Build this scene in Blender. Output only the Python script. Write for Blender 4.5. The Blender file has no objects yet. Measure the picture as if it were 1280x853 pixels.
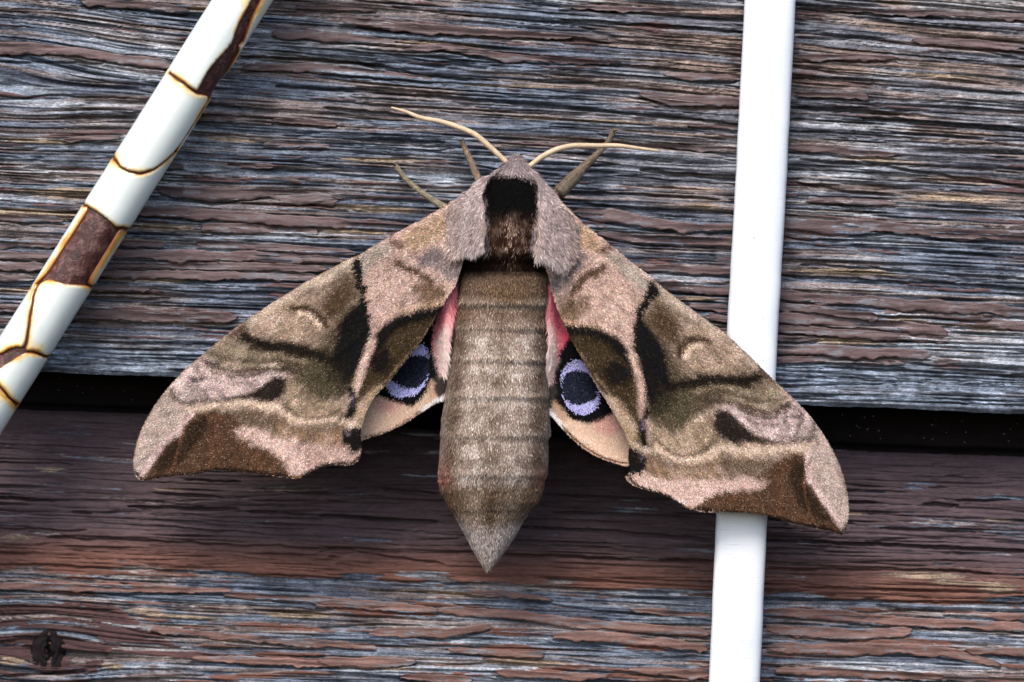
import bpy, math
import numpy as np
from mathutils import Vector
from mathutils.geometry import delaunay_2d_cdt

# ------------------------------------------------------------------ scale
S = 1e-4            # one unit of layout = 0.1 mm : the moth spans about 9 cm
D = 4000.0          # camera distance in layout units
CX, CY = 640.0, 426.5

def W(p):
    """layout point (x right, y down, h out of the wall) -> metres"""
    p = np.asarray(p, dtype=np.float64)
    k = 1.0 - p[..., 2] / D
    return np.stack([(p[..., 0] - CX) * k * S, -p[..., 2] * S, (CY - p[..., 1]) * k * S], -1)

scene = bpy.context.scene
# ------------------------------------------------------------------ camera
cam_d = bpy.data.cameras.new('camera')
cam = bpy.data.objects.new('camera', cam_d)
scene.collection.objects.link(cam)
cam.location = (0, -D * S, 0)
cam.rotation_euler = (math.radians(90), 0, 0)
cam_d.sensor_width = 36
cam_d.lens = 36 * D / 1280.0
cam_d.clip_start = 0.01
cam_d.clip_end = 100
cam_d.dof.use_dof = True
cam_d.dof.focus_distance = (D - 75) * S
cam_d.dof.aperture_fstop = 36
scene.camera = cam

# ------------------------------------------------------------------ light
SUN_DIR = Vector((0.26, 0.72, -0.98)).normalized()     # travel of the light
world = bpy.data.worlds.new('World')
scene.world = world
world.use_nodes = True
wn = world.node_tree
wn.nodes.clear()
wo = wn.nodes.new('ShaderNodeOutputWorld')
bg = wn.nodes.new('ShaderNodeBackground')
sky = wn.nodes.new('ShaderNodeTexSky')
sky.sky_type = 'NISHITA'
sky.sun_disc = False
sky.sun_elevation = math.asin(-SUN_DIR.z)
sky.sun_rotation = math.atan2(-SUN_DIR.x, -SUN_DIR.y)
sky.air_density = 1.0
sky.dust_density = 3.0
sky.ozone_density = 1.0
bg.inputs['Strength'].default_value = 0.15
wn.links.new(sky.outputs[0], bg.inputs[0])
wn.links.new(bg.outputs[0], wo.inputs[0])
sun_d = bpy.data.lights.new('sun', 'SUN')
sun_d.energy = 1.5
sun_d.angle = math.radians(24)
sun_d.color = (1.0, 0.93, 0.86)
sun = bpy.data.objects.new('sun', sun_d)
sun.rotation_euler = SUN_DIR.to_track_quat('-Z', 'Y').to_euler()
scene.collection.objects.link(sun)
scene.view_settings.view_transform = 'Standard'
scene.view_settings.look = 'None'
scene.view_settings.gamma = 1
scene.view_settings.use_curve_mapping = False
scene.view_settings.exposure = 0.92
scene.cycles.max_bounces = 6
scene.cycles.diffuse_bounces = 3

rng = np.random.default_rng(7)

# ------------------------------------------------------------------ helpers
def lin(c):
    c = np.asarray(c, dtype=np.float64) / 255.0
    return np.where(c <= 0.04045, c / 12.92, ((c + 0.055) / 1.055) ** 2.4)

ALB = 0.80
def A(r, g, b):
    return lin((r, g, b)) * ALB

def smooth(e0, e1, x):
    t = np.clip((x - e0) / (e1 - e0), 0, 1)
    return t * t * (3 - 2 * t)

_tabs = {}
def vn(x, y, seed=0):
    """value noise 0..1"""
    if seed not in _tabs:
        _tabs[seed] = np.random.default_rng(1000 + seed).random((256, 256))
    T = _tabs[seed]
    xi = np.floor(x).astype(np.int64); yi = np.floor(y).astype(np.int64)
    fx = x - xi; fy = y - yi
    fx = fx * fx * (3 - 2 * fx); fy = fy * fy * (3 - 2 * fy)
    x0 = xi & 255; x1 = (xi + 1) & 255; y0 = yi & 255; y1 = (yi + 1) & 255
    return ((T[x0, y0] * (1 - fx) + T[x1, y0] * fx) * (1 - fy) +
            (T[x0, y1] * (1 - fx) + T[x1, y1] * fx) * fy)

def fbm(x, y, seed=0, o=4, g=0.5):
    s = 0; a = 1; t = 0
    for i in range(o):
        s = s + a * vn(x * 2 ** i + 13.7 * i, y * 2 ** i + 5.3 * i, seed + i)
        t += a; a *= g
    return s / t

def poly_d(poly, x, y, closed=True):
    """unsigned distance to polyline and inside flag"""
    P = np.asarray(poly, float)
    n = len(P)
    d2 = np.full(x.shape, 1e18)
    ins = np.zeros(x.shape, bool)
    for i in range(n if closed else n - 1):
        ax, ay = P[i, :2]; bx, by = P[(i + 1) % n, :2]
        ex, ey = bx - ax, by - ay
        wx, wy = x - ax, y - ay
        t = np.clip((wx * ex + wy * ey) / (ex * ex + ey * ey + 1e-12), 0, 1)
        dx, dy = wx - ex * t, wy - ey * t
        d2 = np.minimum(d2, dx * dx + dy * dy)
        if closed:
            c = ((ay > y) != (by > y)) & (x < (bx - ax) * (y - ay) / ((by - ay) if by != ay else 1e-12) + ax)
            ins ^= c
    return np.sqrt(d2), ins

def sdf(poly, x, y):
    d, i = poly_d(poly, x, y)
    return np.where(i, -d, d)

def catmull(pts, closed=True, sub=4):
    P = np.asarray(pts, float); n = len(P); out = []
    rngi = range(n) if closed else range(n - 1)
    for i in rngi:
        if closed:
            a, b, c, d = P[(i - 1) % n], P[i], P[(i + 1) % n], P[(i + 2) % n]
        else:
            a, b, c, d = P[max(i - 1, 0)], P[i], P[i + 1], P[min(i + 2, n - 1)]
        for k in range(sub):
            t = k / sub
            out.append(0.5 * ((2 * b) + (-a + c) * t + (2 * a - 5 * b + 4 * c - d) * t * t + (-a + 3 * b - 3 * c + d) * t ** 3))
    if not closed: out.append(P[-1])
    return np.array(out)

def resample(P, step):
    P = np.asarray(P, float)
    seg = np.sqrt((np.diff(P[:, :2], axis=0) ** 2).sum(1))
    L = np.concatenate([[0], np.cumsum(seg)])
    n = max(2, int(round(L[-1] / step)) + 1)
    t = np.linspace(0, L[-1], n)
    return np.stack([np.interp(t, L, P[:, k]) for k in range(P.shape[1])], 1), t

def mesh_obj(name, co, faces, mat, parent=None, col=None, smooth_sh=True, attrs=None, origin=None):
    """co: world metres (N,3); faces: list of int arrays (M,k)"""
    if origin is None:
        origin = np.array(parent['_org'] if parent is not None and '_org' in parent else (0, 0, 0), float)
    me = bpy.data.meshes.new(name)
    if not isinstance(faces, (list, tuple)): faces = [faces]
    faces = [np.asarray(f, dtype=np.int32) for f in faces if len(f)]
    nl = sum(f.size for f in faces); npoly = sum(len(f) for f in faces)
    me.vertices.add(len(co)); me.loops.add(nl); me.polygons.add(npoly)
    me.vertices.foreach_set('co', (np.asarray(co) - origin).astype(np.float32).ravel())
    me.loops.foreach_set('vertex_index', np.concatenate([f.ravel() for f in faces]))
    st = []; tot = []; o = 0
    for f in faces:
        k = f.shape[1]
        st.append(o + np.arange(len(f)) * k); tot.append(np.full(len(f), k)); o += f.size
    me.polygons.foreach_set('loop_start', np.concatenate(st).astype(np.int32))
    me.polygons.foreach_set('loop_total', np.concatenate(tot).astype(np.int32))
    me.update(calc_edges=True)
    me.polygons.foreach_set('use_smooth', np.full(npoly, smooth_sh))
    if col is not None:
        a = me.color_attributes.new('Col', 'FLOAT_COLOR', 'POINT')
        c4 = np.ones((len(co), 4), np.float32); c4[:, :3] = col
        a.data.foreach_set('color', c4.ravel())
    for k, v in (attrs or {}).items():
        a = me.attributes.new(k, 'FLOAT', 'POINT')
        a.data.foreach_set('value', np.asarray(v, np.float32).ravel())
    if mat: me.materials.append(mat)
    ob = bpy.data.objects.new(name, me)
    scene.collection.objects.link(ob)
    if parent is not None:
        ob.parent = parent
        ob['_org'] = [float(v) for v in origin]
    else:
        ob.location = [float(v) for v in origin]
        ob['_org'] = [float(v) for v in origin]
    return ob

def empty(name, label=None, cat=None, at=(640, 426, 0), kind=None, group=None):
    o = bpy.data.objects.new(name, None)
    scene.collection.objects.link(o)
    w = W(np.array(at, float))
    o.location = [float(v) for v in w]
    o['_org'] = [float(v) for v in w]
    o.empty_display_size = 0.005
    if label: o['label'] = label
    if cat: o['category'] = cat
    if kind: o['kind'] = kind
    if group: o['group'] = group
    return o

def grid_faces(nr, nc, flip=False):
    i = np.arange((nr - 1) * (nc - 1)); r = i // (nc - 1); c = i % (nc - 1)
    a = r * nc + c
    f = np.stack([a, a + 1, a + nc + 1, a + nc], 1)
    return f[:, ::-1] if not flip else f

def cdt(poly, step, jitter=0.25, edge_gap=0.6):
    """triangulate polygon with interior points; returns points, tris, boundary loop indices"""
    P = np.asarray(poly, float)[:, :2]
    x0, y0 = P.min(0); x1, y1 = P.max(0)
    gx, gy = np.meshgrid(np.arange(x0, x1, step), np.arange(y0, y1, step))
    gx = gx.ravel() + rng.uniform(-jitter, jitter, gx.size) * step
    gy = gy.ravel() + rng.uniform(-jitter, jitter, gy.size) * step
    s = sdf(P, gx, gy)
    k = s < -step * edge_gap
    pts = np.concatenate([P, np.stack([gx[k], gy[k]], 1)])
    n = len(P)
    res = delaunay_2d_cdt([Vector((float(a), float(b))) for a, b in pts],
                          [(i, (i + 1) % n) for i in range(n)], [list(range(n))], 1, 1e-6, True)
    V = np.array([(v.x, v.y) for v in res[0]])
    F = np.array([f for f in res[2] if len(f) == 3], dtype=np.int64)
    cen = V[F].mean(1)
    F = F[sdf(P, cen[:, 0], cen[:, 1]) < 0]
    # boundary loop edges = edges used once
    E = np.concatenate([F[:, [0, 1]], F[:, [1, 2]], F[:, [2, 0]]])
    key = np.sort(E, 1); kk = key[:, 0] * 10 ** 7 + key[:, 1]
    u, idx, cnt = np.unique(kk, return_index=True, return_counts=True)
    B = E[idx[cnt == 1]]
    return V, F, B

def sheet(name, poly, step, top, thick, mat, parent, colf=None, mapf=None, **kw):
    """solid sheet: top surface top(x,y), underside thick below"""
    V, F, B = cdt(poly, step)
    # make triangles face +h: layout y is down so orientation flips
    a = V[F[:, 1]] - V[F[:, 0]]; b = V[F[:, 2]] - V[F[:, 0]]
    area = a[:, 0] * b[:, 1] - a[:, 1] * b[:, 0]
    F = np.where((area > 0)[:, None], F[:, ::-1], F)
    E = np.concatenate([F[:, [0, 1]], F[:, [1, 2]], F[:, [2, 0]]])
    key = np.sort(E, 1); kk = key[:, 0] * 10 ** 7 + key[:, 1]
    u, idx, cnt = np.unique(kk, return_index=True, return_counts=True)
    B = E[idx[cnt == 1]]
    n = len(V)
    h = top(V[:, 0], V[:, 1])
    T = np.column_stack([V, h]); U = np.column_stack([V, h - thick])
    allp = np.concatenate([T, U])
    side = np.stack([B[:, 1], B[:, 0], B[:, 0] + n, B[:, 1] + n], 1)
    co = W(allp) if mapf is None else mapf(allp)
    col = None
    if colf is not None:
        c = colf(V[:, 0], V[:, 1]); col = np.concatenate([c, c])
    return mesh_obj(name, co, [F, F[:, ::-1] + n, side], mat, parent, col=col, **kw)

def unit(v):
    return v / (np.linalg.norm(v, axis=-1, keepdims=True) + 1e-12)

def blades(name, P, Dr, N, L, wd, col, mat, parent, bend=0.3, tipcol=None, flat=False, **kw):
    """many tapered hairs; P,Dr,N (n,3) layout space, L,wd (n,)"""
    n = len(P)
    Dr = unit(Dr); side = unit(np.cross(Dr, N))
    L = L[:, None]; wd = wd[:, None]
    mid = P + Dr * L * 0.55 + N * L * bend * 0.12
    tip = P + Dr * L - N * L * bend * 0.10
    v = np.stack([P - side * wd * .5, P + side * wd * .5, mid + side * wd * .42, mid - side * wd * .42, tip], 1).reshape(-1, 3)
    b = np.arange(n) * 5
    q = np.stack([b, b + 1, b + 2, b + 3], 1); t = np.stack([b + 3, b + 2, b + 4], 1)
    tc = col if tipcol is None else tipcol
    mc = (col + tc) / 2
    c = np.stack([col, col, mc, mc, tc], 1).reshape(-1, 3)
    o = mesh_obj(name, W(v), [q, t], mat, parent, col=c, smooth_sh=True, **kw)
    o['kind'] = 'stuff'
    return o

def scales(name, P, Dr, N, L, wd, col, mat, parent, lift=0.12):
    n = len(P)
    Dr = unit(Dr); side = unit(np.cross(Dr, N))
    L = L[:, None]; wd = wd[:, None]
    m = P + Dr * L * 0.6 + N * L * lift * 0.8
    tip = P + Dr * L + N * L * lift
    v = np.stack([P - side * wd * .3, P + side * wd * .3, m + side * wd * .5, tip, m - side * wd * .5], 1).reshape(-1, 3)
    b = np.arange(n) * 5
    q = np.stack([b, b + 1, b + 2, b + 4], 1); t = np.stack([b + 4, b + 2, b + 3], 1)
    c = np.repeat(col, 5, axis=0)
    o = mesh_obj(name, W(v), [q, t], mat, parent, col=c, smooth_sh=False)
    o['kind'] = 'stuff'
    return o

def tube(name, pts, rad, mat, parent, seg=12, col=None, step=2.0, ring=0.0, ringp=3.0, flatten=1.0, colf=None, **kw):
    P = catmull(pts, closed=False, sub=6)
    R = np.interp(np.linspace(0, 1, len(P)), np.linspace(0, 1, len(rad)), rad)
    P4, t = resample(np.column_stack([P, R]), step)
    P = P4[:, :3]; R = P4[:, 3] * (1 + ring * np.sin(t / ringp * 2 * np.pi))
    T = unit(np.gradient(P, axis=0))
    up = np.array([0, 0, 1.0])
    s = unit(np.cross(T, up)); u = np.cross(s, T)
    a = np.arange(seg) / seg * 2 * np.pi
    ringv = P[:, None, :] + R[:, None, None] * (np.cos(a)[None, :, None] * s[:, None, :] + flatten * np.sin(a)[None, :, None] * u[:, None, :])
    n = len(P)
    V = ringv.reshape(-1, 3)
    i = np.arange((n - 1) * seg); r = i // seg; c = i % seg
    f = np.stack([r * seg + c, r * seg + (c + 1) % seg, (r + 1) * seg + (c + 1) % seg, (r + 1) * seg + c], 1)
    V = np.concatenate([V, P[:1], P[-1:]])
    k = np.arange(seg)
    caps = np.concatenate([np.stack([np.full(seg, n * seg), (k + 1) % seg, k], 1),
                           np.stack([np.full(seg, n * seg + 1), (n - 1) * seg + k, (n - 1) * seg + (k + 1) % seg], 1)])
    cc = None
    if colf is not None: cc = colf(V)
    elif col is not None: cc = np.tile(col, (len(V), 1))
    return mesh_obj(name, W(V), [f, caps], mat, parent, col=cc, **kw)

# ------------------------------------------------------------------ materials
def new_mat(name):
    m = bpy.data.materials.new(name); m.use_nodes = True
    nt = m.node_tree; b = nt.nodes['Principled BSDF']
    return m, nt, b
def N_(nt, t, **kw):
    n = nt.nodes.new(t)
    for k, v in kw.items(): setattr(n, k, v)
    return n
def ramp(nt, fac, stops):
    r = N_(nt, 'ShaderNodeValToRGB')
    e = r.color_ramp.elements
    while len(e) < len(stops): e.new(0.5)
    for el, (p, c) in zip(e, stops):
        el.position = p; el.color = (c[0], c[1], c[2], 1) if hasattr(c, '__len__') else (c, c, c, 1)
    nt.links.new(fac, r.inputs[0])
    return r.outputs[0]
def noise(nt, sc, detail=4, rough=0.6, coord='Object', loc=(0, 0, 0)):
    """sc = per-axis frequency in 1/layout units"""
    tc = N_(nt, 'ShaderNodeTexCoord'); mp = N_(nt, 'ShaderNodeMapping')
    mp.inputs['Scale'].default_value = [s / S for s in sc]
    mp.inputs['Location'].default_value = loc
    nz = N_(nt, 'ShaderNodeTexNoise')
    nz.inputs['Scale'].default_value = 1; nz.inputs['Detail'].default_value = detail
    nz.inputs['Roughness'].default_value = rough
    nt.links.new(tc.outputs[coord], mp.inputs[0]); nt.links.new(mp.outputs[0], nz.inputs[0])
    return nz.outputs[0]
def mixc(nt, a, b, fac, mode='MULTIPLY'):
    m = N_(nt, 'ShaderNodeMix', data_type='RGBA', blend_type=mode)
    for s, v in ((m.inputs[0], fac), (m.inputs[6], a), (m.inputs[7], b)):
        if hasattr(v, 'links'): nt.links.new(v, s)
        else: s.default_value = v if not hasattr(v, '__len__') else (*v[:3], 1)
    return m.outputs[2]
def bump(nt, h, strength, dist, prev=None):
    b = N_(nt, 'ShaderNodeBump')
    b.inputs['Strength'].default_value = strength; b.inputs['Distance'].default_value = dist * S
    nt.links.new(h, b.inputs['Height'])
    if prev: nt.links.new(prev, b.inputs['Normal'])
    return b.outputs[0]
def attr(nt, n='Col'):
    a = N_(nt, 'ShaderNodeAttribute'); a.attribute_name = n
    return a.outputs['Color'] if n == 'Col' else a.outputs['Fac']

# weathered wood
m_wood, nt, b = new_mat('weathered_wood')
f1 = noise(nt, (0.022, 0.5, 1.1), 6, 0.72)
f2 = noise(nt, (0.14, 0.6, 0.8), 4, 0.72)
c = mixc(nt, attr(nt), ramp(nt, f1, [(0.30, 0.30), (0.44, 0.90), (0.58, 1.12), (0.72, 1.5)]), 1.0)
c = mixc(nt, c, ramp(nt, f2, [(0.32, 0.55), (0.50, 1.0), (0.68, 1.45)]), 1.0)
f5 = noise(nt, (0.28, 0.8, 0.9), 3, 0.75, loc=(3, 1, 2))
c = mixc(nt, c, ramp(nt, f5, [(0.33, 0.45), (0.5, 0.98), (0.67, 1.65)]), 1.0)
f6 = noise(nt, (0.03, 0.04, 0.05), 4, 0.6, loc=(7, 1, 5))
c = mixc(nt, c, ramp(nt, f6, [(0.35, 0.62), (0.65, 1.42)]), 1.0)
pa = attr(nt, 'paint')
f3 = noise(nt, (0.02, 0.1, 0.1), 4, 0.7)
f4 = noise(nt, (0.12, 0.3, 0.5), 4, 0.75)
pcol = mixc(nt, attr(nt), ramp(nt, f3, [(0.3, 0.75), (0.7, 1.25)]), 1.0)
pcol = mixc(nt, pcol, ramp(nt, f4, [(0.3, 0.7), (0.6, 1.15)]), 1.0)
c = mixc(nt, c, pcol, pa, 'MIX')
nt.links.new(c, b.inputs['Base Color'])
b.inputs['Roughness'].default_value = 0.85
b.inputs['Specular IOR Level'].default_value = 0.15
n1 = bump(nt, f1, 0.7, 2.2)
n1 = bump(nt, f2, 0.6, 1.2, n1)
nt.links.new(n1, b.inputs['Normal'])

# paint flakes
m_paint, nt, b = new_mat('flaking_brown_paint')
f1 = noise(nt, (0.03, 0.2, 0.25), 4, 0.65)
f2 = noise(nt, (0.3, 0.5, 0.8), 3, 0.75)
c = mixc(nt, attr(nt), ramp(nt, f1, [(0.3, 0.7), (0.7, 1.3)]), 1.0)
c = mixc(nt, c, ramp(nt, f2, [(0.30, 0.65), (0.5, 1.0), (0.75, 1.35)]), 1.0)
nt.links.new(c, b.inputs['Base Color'])
b.inputs['Roughness'].default_value = 0.6
n1 = bump(nt, f1, 0.5, 2.0); n1 = bump(nt, f2, 0.35, 0.7, n1)
nt.links.new(n1, b.inputs['Normal'])

def attr_mat(name, rough=0.7, sheen=0.0, spec=0.3, nz=None, bumpd=None):
    m, nt, b = new_mat(name)
    c = attr(nt)
    if nz:
        f = noise(nt, (nz[0],) * 3, 3, 0.7)
        c = mixc(nt, c, ramp(nt, f, [(0.3, 1 - nz[1]), (0.7, 1 + nz[1])]), 1.0)
        if bumpd: nt.links.new(bump(nt, f, 0.5, bumpd), b.inputs['Normal'])
    nt.links.new(c, b.inputs['Base Color'])
    b.inputs['Roughness'].default_value = rough
    b.inputs['Specular IOR Level'].default_value = spec
    b.inputs['Sheen Weight'].default_value = sheen
    return m
m_scale = attr_mat('wing_scales', 0.85, 0.0, 0.08)
m_memb = attr_mat('wing_membrane', 0.85, 0, 0.05, (0.5, 0.5), 0.8)
m_fur = attr_mat('moth_fur', 0.85, 0.0, 0.06)
m_skin = attr_mat('moth_cuticle', 0.85, 0, 0.05, (0.4, 0.4), 0.8)
m_ant = attr_mat('antenna', 0.5, 0, 0.4, (0.6, 0.15), 0.3)

# enamel, rust, plastic
m_enam, nt, b = new_mat('cracked_white_enamel')
f = noise(nt, (0.05,) * 3, 4, 0.6); f2 = noise(nt, (0.5,) * 3, 3, 0.7)
c = mixc(nt, attr(nt), ramp(nt, f, [(0.3, (0.93, 0.96, 0.95)), (0.7, (1.0, 1.0, 1.0))]), 1.0)
nt.links.new(c, b.inputs['Base Color'])
b.inputs['Roughness'].default_value = 0.22
b.inputs['Coat Weight'].default_value = 0.3
nt.links.new(bump(nt, f, 0.25, 1.5), b.inputs['Normal'])
m_rust, nt, b = new_mat('rusty_iron')
f = noise(nt, (0.09,) * 3, 5, 0.7); f2 = noise(nt, (0.35,) * 3, 4, 0.7)
c = ramp(nt, f, [(0.30, A(36, 15, 10)), (0.5, A(74, 32, 24)), (0.62, A(112, 80, 74)), (0.75, A(56, 34, 22))])
c = mixc(nt, c, ramp(nt, f2, [(0.3, 0.5), (0.7, 1.6)]), 1.0)
nt.links.new(c, b.inputs['Base Color'])
b.inputs['Roughness'].default_value = 0.42
b.inputs['Specular IOR Level'].default_value = 0.5
n1 = bump(nt, f, 0.8, 4.0); n1 = bump(nt, f2, 0.6, 1.5, n1)
nt.links.new(n1, b.inputs['Normal'])
m_plas, nt, b = new_mat('white_plastic')
f = noise(nt, (0.03, 0.1, 0.8), 3, 0.6); f2 = noise(nt, (0.3, 0.3, 0.3), 2, 0.5); f3 = noise(nt, (0.012,) * 3, 3, 0.6)
c = mixc(nt, (0.76, 0.785, 0.825), ramp(nt, f, [(0.0, 1.0), (0.62, 1.0), (0.72, 0.80)]), 1.0)
c = mixc(nt, c, ramp(nt, f2, [(0.0, 1.0), (0.72, 1.0), (0.78, 0.5)]), 1.0)
c = mixc(nt, c, ramp(nt, f3, [(0.3, (0.88, 0.92, 0.94)), (0.6, (1.0, 1.0, 1.0))]), 1.0)
nt.links.new(c, b.inputs['Base Color'])
b.inputs['Roughness'].default_value = 0.32
nt.links.new(bump(nt, f, 0.3, 0.8), b.inputs['Normal'])

# ------------------------------------------------------------------ the board wall
wall = empty('wall', 'weathered horizontal board wall with peeling brown paint', None, (640, 426, -60), kind='structure')

def slope_v(x, y):
    sl = np.interp(y, [-80, 60, 120, 200, 300, 470, 560, 900], [.055, .075, .078, .062, .042, .043, .030, .036])
    v = y - x * sl
    # grain bends round a knot beyond the left border and around the lower left knot
    v = v - 22 * np.exp(-(x / 130.0) ** 2) * np.tanh((y - 100) / 30.0) * np.exp(-((y - 100) / 90.0) ** 2)
    kx, ky = x - 60, y - 815
    v = v - 15 * np.exp(-(kx / 80.0) ** 2) * np.tanh(ky / 22.0) * np.exp(-(ky / 60.0) ** 2)
    v = v + 5 * (fbm(x / 260, y / 120, 40, 2) - .5) + 1.2 * (vn(x / 90, y / 40, 44) - .5)
    return v

def curve_field(x, y, pts, w, taper=True, rag=0.8, seed=1):
    """returns signed vertical offset from the curve over its width (|.|<1 inside) and mask of x range"""
    P = np.asarray(pts, float)
    px, py = P[:, 0], P[:, 1]
    o = np.argsort(px); px, py = px[o], py[o]
    yc = np.interp(x, px, py) + 2.0 * (vn(x / 22 + seed * 7.1, x * 0 + seed, 60) - .5) + 1.2 * (vn(x / 7 + seed, x * 0 + seed * 3, 61) - .5)
    t = (x - px[0]) / (px[-1] - px[0])
    e = np.clip(np.minimum(t, 1 - t) * (px[-1] - px[0]) / 14.0, 0, 1)
    ww = w * (np.sqrt(e) if taper else 1) * (0.65 + 0.7 * vn(x / 18 + seed * 3.3, x * 0 + seed * 1.7, 62))
    return (y - yc), np.maximum(ww, 1e-3), (t > 0) & (t < 1)

CR_U = [([(-400, 210), (-200, 216), (-40, 222)], 2.2, 9), ([(340, 72), (445, 80), (535, 95), (615, 101)], 2.2, 9), ([(345, 108), (480, 116), (630, 128), (700, 134), (800, 143), (930, 157)], 2.6, 12),
        ([(702, 25), (820, 33), (930, 40)], 2.2, 10), ([(995, 11), (1077, 15), (1180, 24)], 1.8, 8), ([(995, 47), (1062, 49)], 2, 8),
        ([(987, 135), (1044, 138), (1125, 143)], 2.6, 12), ([(1077, 147), (1175, 154), (1300, 165)], 3.0, 14),
        ([(800, 213), (867, 220), (930, 226)], 2.8, 12), ([(970, 226), (1062, 240), (1120, 246)], 1.8, 8),
        ([(462, 173), (557, 178)], 2.4, 10), ([(300, 71), (390, 75), (480, 82)], 2.8, 12), ([(157, 68), (240, 79)], 2, 8),
        ([(405, 135), (480, 142), (530, 148)], 2.2, 9), ([(285, 205), (320, 207)], 2.5, 9), ([(0, 78), (60, 78), (130, 80)], 1.6, 7),
        ([(700, 175), (800, 182), (925, 196)], 1.6, 7), ([(1000, 200), (1100, 208), (1290, 236)], 1.8, 8), ([(560, 205), (700, 220)], 1.5, 6),
        ([(360, 215), (520, 224)], 1.6, 7), ([(1010, 100), (1280, 118)], 1.5, 6), ([(30, 210), (170, 214)], 1.6, 6), ([(740, 240), (900, 250)], 1.7, 7),
        ([(-40, 128), (60, 120), (170, 124)], 1.3, 6), ([(1000, 330), (1290, 350)], 2.0, 8), ([(980, 345), (1290, 362)], 2.2, 9),
        ([(1060, 460), (1290, 470)], 1.6, 6), ([(60, 428), (330, 432)], 1.8, 6), ([(70, 404), (300, 410)], 2.0, 7), ([(90, 372), (380, 376)], 1.8, 6)]
CR_L = [([(161, 633), (230, 636), (299, 636)], 2.6, 10), ([(309, 639), (400, 645), (500, 650)], 1.8, 8), ([(60, 672), (152, 675), (322, 683), (480, 688)], 1.8, 8),
        ([(-10, 621), (69, 626)], 2.2, 9), ([(400, 690), (423, 685), (470, 693), (556, 706)], 1.4, 7), ([(616, 694), (712, 696), (800, 699), (888, 702)], 2.2, 9),
        ([(480, 613), (548, 618)], 3, 10), ([(400, 645), (548, 653)], 2.2, 9), ([(650, 660), (760, 664), (890, 676)], 2.2, 9),
        ([(955, 675), (1056, 679), (1148, 683), (1290, 690)], 2.6, 11), ([(955, 711), (1045, 712), (1185, 714), (1240, 718)], 1.9, 8),
        ([(1155, 631), (1197, 632)], 3, 10), ([(1195, 627), (1262, 624)], 2, 8), ([(1055, 628), (1096, 628)], 2.4, 9), ([(1164, 582), (1182, 582)], 4, 10),
        ([(1182, 596), (1200, 596)], 3, 9), ([(1162, 609), (1184, 609)], 2, 8), ([(-10, 577), (90, 581)], 1.2, 4), ([(90, 640), (115, 642)], 2, 6),
        ([(1100, 660), (1220, 666)], 1.5, 6), ([(960, 650), (1070, 655)], 1.5, 6), ([(-10, 660), (110, 664)], 1.4, 6), ([(700, 620), (860, 626)], 1.6, 6),
        ([(690, 640), (880, 648)], 1.7, 6), ([(0, 706), (180, 712), (420, 724), (640, 733), (900, 745)], 1.6, 6), ([(950, 748), (1290, 756)], 1.6, 7),
        ([(150, 728), (166, 735)], 2.2, 7), ([(220, 660), (330, 668)], 1.2, 5), ([(230, 600), (300, 603)], 1.6, 6), ([(330, 615), (480, 622)], 1.4, 5),
        ([(960, 640), (1010, 642)], 1.3, 5), ([(1000, 735), (1280, 742)], 1.6, 6), ([(0, 845), (110, 840)], 2, 7)]

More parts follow.
